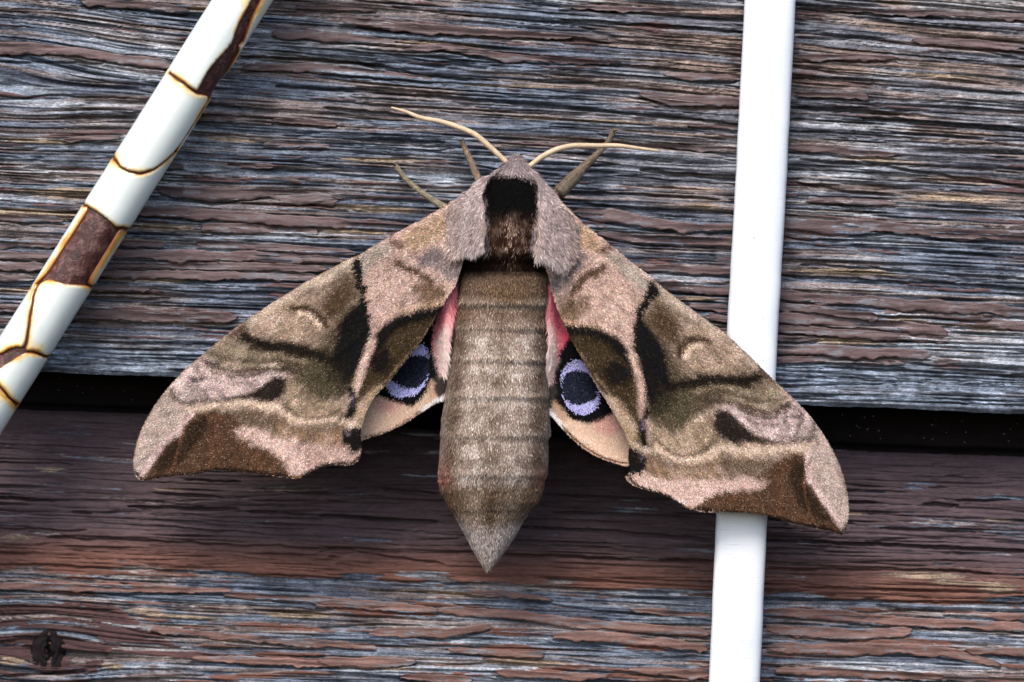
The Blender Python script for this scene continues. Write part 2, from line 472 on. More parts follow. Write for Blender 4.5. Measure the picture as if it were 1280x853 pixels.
# flakes: (points with half width, board)
FL_U = [[(101, 2, 4), (170, 6, 5), (236, 13, 4)], [(-30, 60, 6), (40, 60, 7), (80, 62, 5), (140, 72, 6), (215, 81, 6)],
        [(304, 84, 4), (380, 84, 5), (450, 90, 5), (540, 99, 3)], [(426, 24, 6), (521, 35, 6), (594, 40, 5), (716, 46, 3)],
        [(506, 61, 3), (557, 59, 4), (630, 71, 5), (700, 76, 3), (775, 78, 3)], [(340, 40, 5), (430, 47, 5), (494, 53, 3)],
        [(798, 118, 3), (838, 125, 6), (930, 128, 6)], [(830, 92, 3), (870, 96, 5), (925, 97, 3)], [(330, 180, 4), (412, 182, 3)],
        [(340, 247, 7), (380, 249, 7), (418, 247, 4)], [(199, 238, 5), (262, 244, 9), (337, 240, 6), (416, 250, 7), (422, 250, 3)],
        [(172, 264, 4), (230, 266, 7), (290, 270, 6), (375, 276, 7), (508, 283, 5)], [(251, 284, 5), (308, 285, 6), (398, 290, 4)],
        [(-30, 305, 4), (40, 305, 3), (85, 306, 4)], [(150, 305, 5), (206, 306, 4)], [(246, 304, 5), (308, 307, 5), (389, 313, 5), (445, 317, 3)],
        [(-30, 319, 5), (64, 320, 5)], [(140, 318, 6), (300, 320, 6), (430, 325, 5)], [(-30, 333, 5), (56, 333, 5)], [(128, 331, 5), (300, 333, 5), (410, 336, 4)],
        [(-30, 348, 4), (42, 349, 4)], [(118, 343, 4), (260, 344, 5), (396, 347, 4)], [(104, 361, 4), (190, 362, 3)], [(82, 394, 5), (200, 395, 7), (297, 397, 6)],
        [(-30, 270, 3), (30, 272, 5), (80, 275, 3)], [(-30, 385, 4), (40, 386, 4)],
        [(994, 10, 2), (1120, 14, 4), (1290, 22, 4)], [(990, 71, 4), (1122, 72, 3)], [(1140, 50, 3), (1200, 53, 5), (1275, 60, 4)],
        [(984, 184, 4), (1050, 188, 5), (1118, 194, 3)], [(830, 183, 2), (925, 187, 4)],
        [(719, 264, 5), (765, 270, 9), (824, 279, 8), (873, 285, 4), (925, 284, 5)], [(748, 291, 4), (800, 299, 6), (925, 304, 6)],
        [(974, 280, 6), (1059, 284, 10), (1110, 284, 6), (1175, 290, 7), (1290, 297, 6)], [(970, 290, 4), (1020, 294, 5), (1060, 297, 3)],
        [(800, 334, 4), (925, 341, 5)], [(828, 358, 5), (925, 365, 5)], [(862, 381, 4), (925, 388, 5)], [(880, 396, 4), (925, 401, 4)],
        [(966, 368, 6), (1099, 378, 6), (1200, 384, 7), (1290, 391, 6)], [(966, 383, 5), (1099, 396, 5)], [(966, 397, 6), (1100, 404, 8), (1184, 417, 6)],
        [(966, 410, 5), (1091, 418, 5), (1187, 424, 3)], [(966, 422, 4), (1022, 424, 3)], [(964, 436, 6), (1059, 440, 6), (1164, 444, 5)],
        [(966, 450, 4), (1040, 449, 4), (1131, 455, 3)], [(1106, 389, 5), (1180, 392, 5), (1240, 397, 4)], [(1200, 402, 5), (1290, 408, 5)],
        [(300, 206, 3), (345, 208, 4)], [(995, 118, 3), (1085, 120, 4)], [(860, 156, 2), (925, 160, 3)], [(150, 205, 3), (230, 207, 4)],
        [(600, 232, 3), (700, 240, 3)], [(80, 175, 3), (150, 172, 3)], [(340, 150, 3), (420, 155, 3)], [(1010, 250, 3), (1120, 254, 3)],
        [(370, 8, 3), (470, 12, 3)], [(700, 8, 3), (850, 14, 3)]]
FL_L = [[(583, 741, 3), (630, 743, 4), (690, 750, 3)], [(395, 754, 4), (498, 759, 6), (548, 764, 3)], [(545, 762, 4), (634, 768, 6), (712, 778, 6), (886, 792, 5)],
        [(462, 791, 4), (520, 790, 6), (556, 793, 6), (614, 783, 3)], [(690, 794, 4), (751, 796, 7), (886, 811, 5)], [(398, 826, 6), (460, 828, 7), (520, 826, 4)],
        [(786, 836, 4), (886, 843, 6)], [(953, 764, 4), (1030, 768, 7), (1100, 775, 6), (1290, 785, 5)], [(957, 787, 5), (1056, 793, 7), (1140, 789, 6)],
        [(958, 808, 6), (1045, 812, 8), (1137, 811, 6), (1192, 817, 6), (1250, 831, 3)], [(1206, 812, 4), (1290, 816, 5)],
        [(-30, 732, 4), (80, 734, 5), (161, 736, 5), (290, 738, 3)], [(280, 742, 3), (380, 748, 5), (484, 757, 3)], [(190, 786, 4), (330, 800, 4), (470, 808, 4)],
        [(240, 822, 3), (330, 826, 5), (420, 832, 3)], [(560, 812, 3), (680, 820, 4)], [(620, 840, 4), (720, 846, 5), (760, 846, 3)], [(970, 838, 4), (1100, 842, 6), (1180, 846, 4)],
        [(790, 762, 3), (888, 770, 4)], [(1180, 765, 3), (1290, 772, 4)], [(500, 846, 4), (590, 850, 5)], [(1140, 846, 3), (1290, 850, 5)]]

TAN_U = [(30, 80, 268, 7), (95, 60, 241, 9), (205, 45, 284, 4), (60, 45, 177, 4), (250, 20, 11, 4), (440, 60, 289, 4), (470, 60, 262, 5), (170, 70, 350, 3), (230, 80, 403, 3),
         (1130, 40, 402, 5), (1060, 45, 426, 5), (880, 25, 258, 4), (870, 30, 374, 4), (1090, 40, 199, 4), (1200, 60, 248, 4), (1050, 70, 340, 4), (840, 60, 335, 4),
         (1180, 60, 95, 4), (300, 50, 176, 3), (540, 60, 55, 3), (140, 60, 300, 3), (1240, 50, 410, 4), (60, 70, 365, 3), (640, 60, 108, 2), (700, 90, 150, 3), (480, 50, 200, 3)]
TAN_L = [(63, 20, 587, 3), (1060, 25, 642, 2), (1250, 30, 650, 3), (180, 25, 765, 4), (230, 60, 772, 4), (370, 40, 770, 5), (300, 60, 800, 4), (660, 50, 828, 4), (470, 60, 835, 4), (15, 20, 826, 5),
         (140, 15, 833, 5), (1160, 50, 720, 5), (1250, 30, 737, 6), (20, 22, 671, 5), (1200, 60, 728, 4), (560, 50, 742, 4), (210, 30, 612, 1.5)]

for FL_, CR_ in ((FL_U, CR_U), (FL_L, CR_L)):
    for k_, f_ in enumerate(FL_):
        CR_.append(([(q[0], q[1] + q[2] + 2.0) for q in f_], 1.7, 7))

def board_fields(x, y, lower):
    v = slope_v(x, y)
    ph = 3 if not lower else 90
    n1 = fbm(x / 210, v / 9.0, ph, 3, .6)
    n2 = fbm(x / 120, v / 3.2, ph + 10, 3, .6)
    n3 = vn(x / 55, v / 1.5, ph + 20)
    n4 = vn(x / 400, v / 4.5, ph + 25)
    rid = 1 - np.abs(2 * vn(x / 330, v / 6.5, ph + 30) - 1)
    h = 6.0 * (n1 - .5) + 4.5 * (n2 - .5) + 2.2 * (n3 - .5) + 2.5 * (rid ** 3 - .3) + 3.0 * (n4 - .5)
    for q_, (lx, ly, ww_, dd_) in enumerate(((300, 8.0, .035, 8), (170, 4.6, .045, 6), (90, 3.0, .05, 4))):
        nn = vn(x / lx + q_ * 3.1, v / ly, ph + 120 + q_) + .10 * (vn(x / 30, v / 2.0, ph + 130 + q_) - .5)
        gate = smooth(.42, .6, vn(x / (lx * .8), v / (ly * 2.5), ph + 140 + q_))
        h = h - dd_ * np.exp(-((nn - .5) / ww_) ** 2) * gate
    cut = vn(x / 120, v / 2.6, ph + 33)
    h = h - 9.0 * smooth(0.72, 0.88, cut)
    # --- paint coverage in the surface
    pn = fbm(x / 90, v / 6.0, ph + 50, 4, .6)
    if not lower:
        pthr = 0.70 - 0.02 * np.exp(-((y - 320) / 90) ** 2)
        paint = smooth(pthr, pthr + .02, pn)
        paint = paint * (1 - smooth(415, 440, y - 0.03 * x) * .85)
        pc = A(106, 82, 82)
    else:
        g = y - 0.035 * x                       # tilt
        pf = pn - .06 + 0.36 * (1 - smooth(700, 716, g + 16 * (vn(x / 50, y / 30, 77) - .5)))
        kz = sdf([(-80, 752), (92, 752), (138, 752), (180, 784), (230, 812), (330, 818), (480, 828), (470, 834), (240, 826), (140, 812), (100, 870), (-80, 870)], x, y)
        pf = pf + 0.20 * (1 - smooth(-4, 4, kz + 5 * (pn - .5)))
        paint = smooth(0.585, 0.60, pf)
        t = smooth(650, 700, g)[..., None]
        pc = A(92, 78, 83) * (1 - t) + A(124, 88, 78) * t
        k2 = (1 - smooth(-8, 8, kz))[..., None]
        pc = pc * (1 - k2) + A(88, 66, 66) * k2
    h = h * (1 - .45 * paint) + 1.8 * paint
    for i, (pts, w, dp) in enumerate(CR_L if lower else CR_U):
        P = np.asarray(pts)
        m = (x > P[:, 0].min()) & (x < P[:, 0].max()) & (y > P[:, 1].min() - 14) & (y < P[:, 1].max() + 14)
        if not m.any(): continue
        dy, ww, ok = curve_field(x[m], y[m], pts, w, seed=i + (50 if lower else 0))
        q = np.clip(1 - np.abs(dy) / (ww + .6), 0, 1)
        h[m] = h[m] - dp * smooth(0, .7, q) * ok
    # --- wood colour: early and late wood, silvering, bare tan fibres
    c1 = fbm(x / 160, v / 5.0, ph + 70, 4, .65)
    c2 = fbm(x / 105, v / 2.2, ph + 80, 3, .65)
    c3 = fbm(x / 120, y / 60.0, ph + 85, 3, .6)
    dark = A(62, 62, 76); mid = A(112, 122, 138); lite = A(190, 196, 204); brn = A(124, 109, 102)
    a = (.25 + .75 * smooth(.33, .50, c1 * .55 + c2 * .45))[..., None]
    col = dark * (1 - a) + mid * a
    bt = smooth(.44, .66, fbm(x / 170, v / 7.0, ph + 93, 4))[..., None] * .75
    if not lower:
        bt = bt + .25 * smooth(650, 900, x)[..., None] * smooth(330, 200, y)[..., None]
    col = col * (1 - bt) + brn * (.5 + a) * bt
    b_ = smooth(.50, .68, c1 * .3 + c2 * .3 + c3 * .4)[..., None] * .7
    col = col * (1 - b_) + lite * b_
    if not lower:
        low = smooth(412, 436, y - 0.03 * x + 0 * x)[..., None]
        mo = vn(x / 5, y / 3.5, 501) * .5 + .5 * vn(x / 16, y / 3, 502)
        bl = A(122, 134, 150) * (.25 + .9 * c2 + 1.1 * smooth(.35, .8, mo))[..., None]
        col = col * (1 - .7 * low) + bl * .7 * low
    for (tx, tw, ty, th) in (TAN_L if lower else TAN_U):
        m = (np.abs(x - tx) < tw * 1.6) & (np.abs(y - ty) < th * 3 + 10)
        if not m.any(): continue
        yy = y[m] - (ty + (x[m] - tx) * .035)
        e = np.sqrt(((x[m] - tx) / tw) ** 2 + (yy / th) ** 2) + 1.0 * (c2[m] - .5) + .8 * (n3[m] - .5)
        q = (1 - smooth(.7, 1.05, e))[:, None] * .85
        col[m] = col[m] * (1 - q) + A(176, 154, 130) * q * (.6 + .6 * c2[m][:, None])
        paint[m] = paint[m] * (1 - q[:, 0])
    pn_ = paint[..., None]
    pcv = pc * (.8 + .4 * fbm(x / 50, v / 4, ph + 96, 3))[..., None]
    col = col * (1 - pn_) + pcv * pn_
    return h, col, paint

def edge_up(x):   # lower edge of the upper board
    return np.interp(x, [-200, 0, 200, 970, 1280, 1500], [454, 463, 471, 505, 518, 527]) + 1.6 * (vn(x / 40, x * 0, 5) - .5) + 1.2 * (vn(x / 9, x * 0 + 3, 6) - .5)
def edge_lo(x):   # upper edge of the lower board
    return np.interp(x, [-200, 0, 200, 970, 1280, 1500], [504, 511, 519, 560, 572, 582]) + 1.5 * (vn(x / 50, x * 0, 8) - .5) + 1.0 * (vn(x / 8, x * 0, 9) - .5)
def base_up(x, y):
    return -0.03 * (470 - y)
def base_lo(x, y):
    return -88 + 0.19 * (y - 560)

XS = np.concatenate([np.arange(-420, -20, 9.0), np.arange(-20, 1302, 2.6), np.arange(1302, 1700, 9.0)])
def make_board(lower):
    if not lower:
        rows = np.concatenate([np.arange(-260, -16, 4.0), np.arange(-16, 472, 1.0)])
        X, R = np.meshgrid(XS, rows)
        e = edge_up(X)
        Y = -260 + (R + 260) / (471 + 260) * (e + 260)
        base = base_up(X, Y)
    else:
        rows = np.concatenate([np.arange(560, 880, 1.0), np.arange(880, 1085, 4.0)])
        X, R = np.meshgrid(XS, rows)
        e = edge_lo(X)
        Y = e + (R - 560) / (rows[-1] - 560) * (rows[-1] - e)
        base = base_lo(X, Y)
    h, col, paint = board_fields(X, Y, lower)
    if not lower:
        de = (edge_up(X) - Y)
        h = h * smooth(-2, 10, de) - 5.0 * (1 - smooth(0, 5, de))
    else:
        de = (Y - edge_lo(X))
        h = h * smooth(-2, 14, de) * (.35 + .65 * smooth(0, 80, de)) - 7.0 * (1 - smooth(0, 6, de))
    H = base + h
    nr, nc = X.shape
    T = np.stack([X, Y, H], -1).reshape(-1, 3)
    C = col.reshape(-1, 3); Pt = paint.ravel()
    # border skirt back into the wall
    r = np.arange(nr); cidx = np.arange(nc)
    back = -118.0 if not lower else -165.0
    loop = np.concatenate([cidx, (r[1:-1]) * nc + nc - 1, (nr - 1) * nc + cidx[::-1], (r[1:-1][::-1]) * nc])
    nb = len(loop)
    B1 = T[loop].copy()
    B2 = B1.copy(); B2[:, 2] = back
    n0 = len(T)
    q = np.arange(nb); q2 = (q + 1) % nb
    s1 = np.stack([loop[q], n0 + q, n0 + q2, loop[q2]], 1)
    backf = np.array([[n0 + 0, n0 + nb - (nr - 2) - nc, n0 + nc + nr - 2 - 1 + 1 - 1, n0 + nc - 1]])
    V = np.concatenate([T, B2]); C = np.concatenate([C, C[loop] * .8]); Pt = np.concatenate([Pt, Pt[loop]])
    o = mesh_obj('board', W(V), [grid_faces(nr, nc, True), s1], m_wood, wall, col=C, attrs={'paint': Pt})
    return o, X, Y, H

def sampler(X, Y, H):
    xs = X[0]; nr_ = Y.shape[0]
    tr = (Y[:, 0] - Y[0, 0]) / (Y[-1, 0] - Y[0, 0])
    def f(x, y):
        c = np.clip(np.interp(x, xs, np.arange(len(xs))), 0, len(xs) - 1.001); ci = c.astype(int); fc = c - ci
        y0 = Y[0, ci]; y1 = Y[-1, ci]
        r = np.clip(np.interp((y - y0) / (y1 - y0), tr, np.arange(nr_)), 0, nr_ - 1.001); ri = r.astype(int); fr = r - ri
        return ((H[ri, ci] * (1 - fc) + H[ri, ci + 1] * fc) * (1 - fr) + (H[ri + 1, ci] * (1 - fc) + H[ri + 1, ci + 1] * fc) * fr)
    return f

def box_blur(H, ry, rx):
    for ax, r in ((0, ry), (1, rx)):
        k = 2 * r + 1
        p = np.pad(H, [(r + 1, r) if a == ax else (0, 0) for a in (0, 1)], mode='edge')
        c = np.cumsum(p, axis=ax)
        H = (np.take(c, range(k, c.shape[ax]), axis=ax) - np.take(c, range(0, c.shape[ax] - k), axis=ax)) / k
    return H

b_up, XU, YU, HU = make_board(False)
b_up['label'] = 'upper board, grey and deeply grained with mauve brown paint strips'
b_lo, XL, YL, HL = make_board(True)
b_lo['label'] = 'lower set back board, mostly covered in reddish brown paint'
fU = sampler(XU, YU, box_blur(HU, 2, 3)); fL = sampler(XL, YL, box_blur(HL, 2, 3))

def flake(spec, lower, k, board):
    P = np.asarray(spec, float)
    P, t = resample(P, 2.2)
    n = len(P)
    x = P[:, 0]; L = t[-1]
    e = np.clip(np.minimum(t, L - t), 0, None)
    endw = np.clip(.12 + e / 12.0, 0, 1) ** .6
    ks = k * 5.77 + (300 if lower else 0)
    up = P[:, 2] * endw * (.75 + .5 * vn(x / 26, x * 0 + ks, 11)) + 1.6 * (vn(x / 6, x * 0 + ks, 12) - .5)
    dn = P[:, 2] * endw * (.70 + .6 * vn(x / 22, x * 0 + ks + 9, 13)) + 2.4 * (vn(x / 5, x * 0 + ks + 4, 14) - .5) + 2.0 * (vn(x / 12, x * 0 + ks, 15) ** 4) * 2
    up = np.maximum(up, .3); dn = np.maximum(dn, .3)
    yc = P[:, 1] + 1.5 * (vn(x / 30, x * 0 + ks, 16) - .5)
    nt_ = 7
    s = np.linspace(-1, 1, nt_)
    X = np.repeat(x[:, None], nt_, 1)
    # ragged ends
    X = X + (np.where(np.arange(n) < 6, -1, np.where(np.arange(n) >= n - 6, 1, 0))[:, None]) * 5 * (vn(s[None] * 2.5 + ks, X * 0 + ks, 17) - .5)
    Y = yc[:, None] + np.where(s[None] < 0, s[None] * up[:, None], s[None] * dn[:, None])
    f = fL if lower else fU
    H = f(X, Y)
    ctr = f(x, yc)[:, None]
    cb = ctr
    H = np.maximum(.6 * H + .4 * cb, cb - .8) + 2.4 + 1.6 * np.abs(s[None]) ** 3 * vn(X / 15, s[None] + ks, 18) * 1.4
    H = H + .9 * (vn(X / 40, Y / 1.8, 19) - .5)
    T = np.stack([X, Y, H], -1)
    rr = np.array([0.0])
    ed = np.zeros(nt_); ed[0] = ed[-1] = .5
    T[..., 2] -= ed
    U = T.copy(); U[..., 2] -= 1.9
    V = np.concatenate([T.reshape(-1, 3), U.reshape(-1, 3)])
    g = grid_faces(n, nt_, False)
    N0 = n * nt_
    r = np.arange(n); c = np.arange(nt_)
    loop = np.concatenate([c, r[1:-1] * nt_ + nt_ - 1, (n - 1) * nt_ + c[::-1], r[1:-1][::-1] * nt_])
    q2 = np.roll(loop, -1)
    side = np.stack([loop, q2, q2 + N0, loop + N0], 1)
    if lower:
        bc = A(122, 90, 82) * (.9 + .25 * ((k * 37) % 10) / 10)
    else:
        bc = A(100, 79, 79) * (.82 + .36 * ((k * 37) % 10) / 10)
    col = bc * (.82 + .36 * fbm(V[:, 0] / 35, V[:, 1] / 5, 20 + k % 5, 3))[:, None]
    wr = smooth(.66, .72, fbm(V[:, 0] / 40, V[:, 1] / 2.5, 27, 3))[:, None]
    col = col * (1 - wr) + A(120, 118, 124) * wr
    mesh_obj('paint_flake', W(V), [g, g[:, ::-1] + N0, side], m_paint, board, col=col)
for k, sp in enumerate(FL_U): flake(sp, False, k, b_up)
for k, sp in enumerate(FL_L): flake(sp, True, k, b_lo)

# knot in the lower board
th = np.linspace(0, 2 * np.pi, 49)[:-1]
rr = np.linspace(0, 1, 22)
RR, TT = np.meshgrid(rr, th, indexing='ij')
kr = RR * (1 + .12 * (vn(TT * 2, RR * 0, 31) - .5))
KX = 60 + 22 * kr * np.cos(TT); KY = 815 + 27 * kr * np.sin(TT)
kh = fL(KX, KY) * (RR ** 3) + (base_lo(60, 815) + 3.0) * (1 - RR ** 3) + 1.8 * np.sin(RR * 22 + 3 * vn(TT * 1.5, RR, 32)) * (1 - RR) + 2.2 * (1 - RR ** 4)
crk = smooth(.66, .75, fbm(KX / 7, KY / 13, 33, 2)) + smooth(3.2, 0.5, np.abs(KX - 62 - 5 * (vn(KY / 9, KY * 0, 34) - .5))) * (KY > 790)
kh = kh - 7 * np.clip(crk, 0, 1) * smooth(1.0, .7, RR)
kc = A(30, 24, 26) * (.4 + 1.2 * fbm(KX / 6, KY / 6, 35, 3))[..., None] * (1 - .75 * np.clip(crk, 0, 1))[..., None]
i = np.arange((len(rr) - 1) * 48); r = i // 48; c = i % 48
kf = np.stack([r * 48 + c, (r + 1) * 48 + c, (r + 1) * 48 + (c + 1) % 48, r * 48 + (c + 1) % 48], 1)
kn = mesh_obj('knot', W(np.stack([KX, KY, kh], -1).reshape(-1, 3)), [kf[:, ::-1]], m_wood, b_lo, col=kc.reshape(-1, 3), attrs={'paint': np.full(kc.reshape(-1, 3).shape[0], 1.0)})
kn['label'] = 'dark cracked knot in the lower board'

# tongue of the lower board, set back in the joint
TX, TR = np.meshgrid(np.arange(-420, 1700, 5.0), np.arange(0, 40, 1.0))
TY = edge_up(TX) - 26 + TR / 39 * (edge_lo(TX) + 14 - edge_up(TX) + 26)
tn = fbm(TX / 90, TY / 5, 200, 4)
TH = -112 + 4 * (tn - .5) - 22 * smooth(edge_lo(TX) - 11, edge_lo(TX) - 5, TY) 
tc = A(30, 25, 26) * (.6 + .8 * tn)[..., None]
nr, nc = TX.shape
V = np.stack([TX, TY, TH], -1).reshape(-1, 3)
V2 = V.copy(); V2[:, 2] = -160
loop = np.concatenate([np.arange(nc), np.arange(1, nr - 1) * nc + nc - 1, (nr - 1) * nc + np.arange(nc)[::-1], np.arange(1, nr - 1)[::-1] * nc])
mesh_obj('board_tongue', W(np.concatenate([V, V2[loop]])), [grid_faces(nr, nc, True), np.stack([loop, len(V) + np.arange(len(loop)), len(V) + (np.arange(len(loop)) + 1) % len(loop), np.roll(loop, -1)], 1)],
         m_wood, b_lo, col=np.concatenate([tc.reshape(-1, 3), tc.reshape(-1, 3)[loop]]), attrs={'paint': np.full(len(V) + len(loop), .7)})
# dust caught in the joint
nd = 46
dx = rng.uniform(1000, 1330, nd) ; dx[34:] = rng.uniform(0, 190, 12)
dy = edge_up(dx) + rng.uniform(4, 40, nd)
dP = np.column_stack([dx, dy, np.full(nd, -109.0)])
a = rng.uniform(0, 6.28, nd)
blades('dust', dP, np.column_stack([np.cos(a), np.sin(a), a * 0]), np.tile([0., 0, 1], (nd, 1)), rng.uniform(.8, 3, nd), rng.uniform(.5, 1.2, nd),
       np.tile(A(150, 155, 170), (nd, 1)), m_fur, b_lo)
# back of the wall
bv = W(np.array([(-420, -280, -170), (1700, -280, -170), (1700, 1110, -170), (-420, 1110, -170), (-420, -280, -230), (1700, -280, -230), (1700, 1110, -230), (-420, 1110, -230)], float))
mesh_obj('sheathing', bv, [np.array([[3, 2, 1, 0], [4, 5, 6, 7], [0, 1, 5, 4], [1, 2, 6, 5], [2, 3, 7, 6], [3, 0, 4, 7]])], m_wood, wall, smooth_sh=False,
         col=np.tile(A(60, 45, 40), (8, 1)), attrs={'paint': np.ones(8)})

# ------------------------------------------------------------------ white cable strip on the right
strip_c = [(978, -300), (967, -90), (962.5, 0), (957.5, 100), (950.5, 240), (941.5, 400), (934.5, 530), (927.5, 645), (918, 853), (914, 950), (908, 1120)]
SP, st = resample(catmull(strip_c, False, 6), 6.0)
wv = []
nseg = 40
a = np.arange(nseg) / nseg * 2 * np.pi
hw, hh, pw = 32.0, 19.0, 4.6
cxs = np.sign(np.cos(a)) * np.abs(np.cos(a)) ** (2 / pw) * hw
chs = np.sign(np.sin(a)) * np.abs(np.sin(a)) ** (2 / pw) * hh
chs = chs + np.where(chs > 0, 3.5 * (1 - (cxs / hw) ** 2), 0)
Tn = unit(np.gradient(SP, axis=0)); Nn = np.column_stack([-Tn[:, 1], Tn[:, 0]])
wob = .7 * (vn(st / 30, st * 0, 50) - .5)
Vs = np.zeros((len(SP), nseg, 3))
Vs[..., 0] = SP[:, 0, None] - Nn[:, 0, None] * (cxs[None] + wob[:, None]); Vs[..., 1] = SP[:, 1, None] - Nn[:, 1, None] * cxs[None]
Vs[..., 2] = 25 + chs[None]
i = np.arange((len(SP) - 1) * nseg); r = i // nseg; c = i % nseg
fs = np.stack([r * nseg + c, r * nseg + (c + 1) % nseg, (r + 1) * nseg + (c + 1) % nseg, (r + 1) * nseg + c], 1)
n_ = len(SP) * nseg
Vs = np.concatenate([Vs.reshape(-1, 3), [[*SP[0], 25]], [[*SP[-1], 25]]])
k = np.arange(nseg)
caps = np.concatenate([np.stack([np.full(nseg, n_), (k + 1) % nseg, k], 1), np.stack([np.full(nseg, n_ + 1), n_ - nseg + k, n_ - nseg + (k + 1) % nseg], 1)])
strip = mesh_obj('cable', W(Vs), [fs, caps], m_plas, None, origin=W(np.array([960., 0, 5])))
strip['label'] = 'white plastic cable running upright past the boards under the right wing'
strip['category'] = 'cable'

# ------------------------------------------------------------------ cracked enamel rod on the left
RC, RSH, RH = 29.0, 33.0, 46.0
rod = empty('enamelled_rod', 'thick white rod with rust stained cracked enamel crossing the upper left corner', 'rod', (150, 240, RH))
sd = np.array([-0.532, 0.847]); sn = np.array([0.847, 0.532])
def rodmap(s, a, r):
    """s along, a = arc length on the shell radius, r radius"""
    ang = a / RSH
    t = r * np.sin(ang); hz = RH + r * np.cos(ang)
    x = 303 + s * sd[0] + t * sn[0]; y = s * sd[1] + t * sn[1]
    return W(np.stack([x, y, hz], -1))
s_ = np.arange(-300, 980, 4.0); a_ = np.arange(72) / 72 * 2 * np.pi * RSH
SS, AA = np.meshgrid(s_, a_, indexing='ij')
rad = RC + 1.6 * (fbm(SS / 14, AA / 12, 70, 4) - .5) * np.minimum(1, 1)
i = np.arange((len(s_) - 1) * 72); r = i // 72; c = i % 72
fr = np.stack([r * 72 + c, (r + 1) * 72 + c, (r + 1) * 72 + (c + 1) % 72, r * 72 + (c + 1) % 72], 1)
core = mesh_obj('rusty_core', rodmap(SS, AA, rad).reshape(-1, 3), [fr], m_rust, rod)
E = 33.0
def arc(t):
    return RSH * np.arcsin(np.clip(t / RSH, -1, 1))
BK = 84.0
def T_(pts):   # (s,t) -> (s,arc); |t|>=90 means already arc on the back
    out = []
    for s, t in pts:
        out.append((s, t if abs(t) > 40 else arc(t)))
    return out
pieces = [
    [(-290, -BK), (-290, 2), (-60, 7), (-30, 8), (0, 10.5), (25, 12), (40, 15), (50, 17.5), (62, 17), (80, 13.5), (100, 11), (124, 13), (126.5, 9), (125.5, -7), (124, -30), (124, -BK)],
    [(-290, BK), (-290, 14), (-60, 19), (-30, 20.5), (0, 23), (20, 26), (36, 29.5), (46, 31), (52, 30), (60, 32.5), (72, 50), (90, 60), (95, BK)],
    [(127.5, -BK), (127.5, -30), (129, -7), (131, 14), (128, 22), (127, 30), (150, 31.2), (175, 31), (195, 30.5), (210, 28.5), (222, 25.5), (234, 21), (243, 15), (250, 7), (254.5, -3), (256.5, -12), (256, -20), (252.5, -28), (250, -33), (246, -60), (246, -BK)],
    [(129, BK), (129, 52), (150, 46), (180, 44), (200, 42), (206, 32.4), (214, 30.5), (226, 26.5), (237, 22), (246.5, 16), (253.5, 8), (258, -3), (259.5, -12), (259, -20), (256, -28), (254, -36), (252, -60), (252, -BK), (319, -BK), (320, -40), (320.5, -28), (320, -10), (322, 8), (324, 16), (321, 22), (318, 29), (317, 60), (317, BK)],
    [(324, -BK), (324, -40), (324, -31), (324.5, -26.5), (345, -25.5), (370, -26), (395, -26.5), (418, -27), (430, -29.5), (441, -32), (445, -45), (445, -BK)],
    [(322, BK), (322, 40), (322, 30), (326, 25.5), (345, 25.8), (370, 26), (395, 26.5), (402, 29), (402, 40), (402, BK)],
    [(432, -25), (425, -20), (422, -8), (418, 3), (412, 16), (406, 28), (406, 45), (406, BK), (505, BK), (505, 45), (506, 31), (509, 18), (512, 9), (514, 4), (505, 1), (490, -6), (475, -13.5), (462, -19), (448, -25), (438, -26.5)],
    [(438, -30), (449, -28), (463, -22), (476, -17), (490, -10), (504, -4), (513, -2), (518, -10), (526, -17), (536, -24), (542, -33), (545, -50), (545, -BK), (449, -BK), (447, -45), (441, -33.5)],
    [(509, BK), (509, 45), (509.5, 31), (513, 18), (517, 8), (523, 2), (533, -3), (545, -9), (556, -14), (562, -12), (568, -2), (571, 8), (575, 20), (576, 31), (576, 45), (576, BK)],
    [(580, BK), (580, 45), (580, 31), (578, 19), (574.5, 8), (571, -3), (566, -13), (561, -19), (553, -24), (550, -35), (550, -BK), (960, -BK), (960, BK)],
]
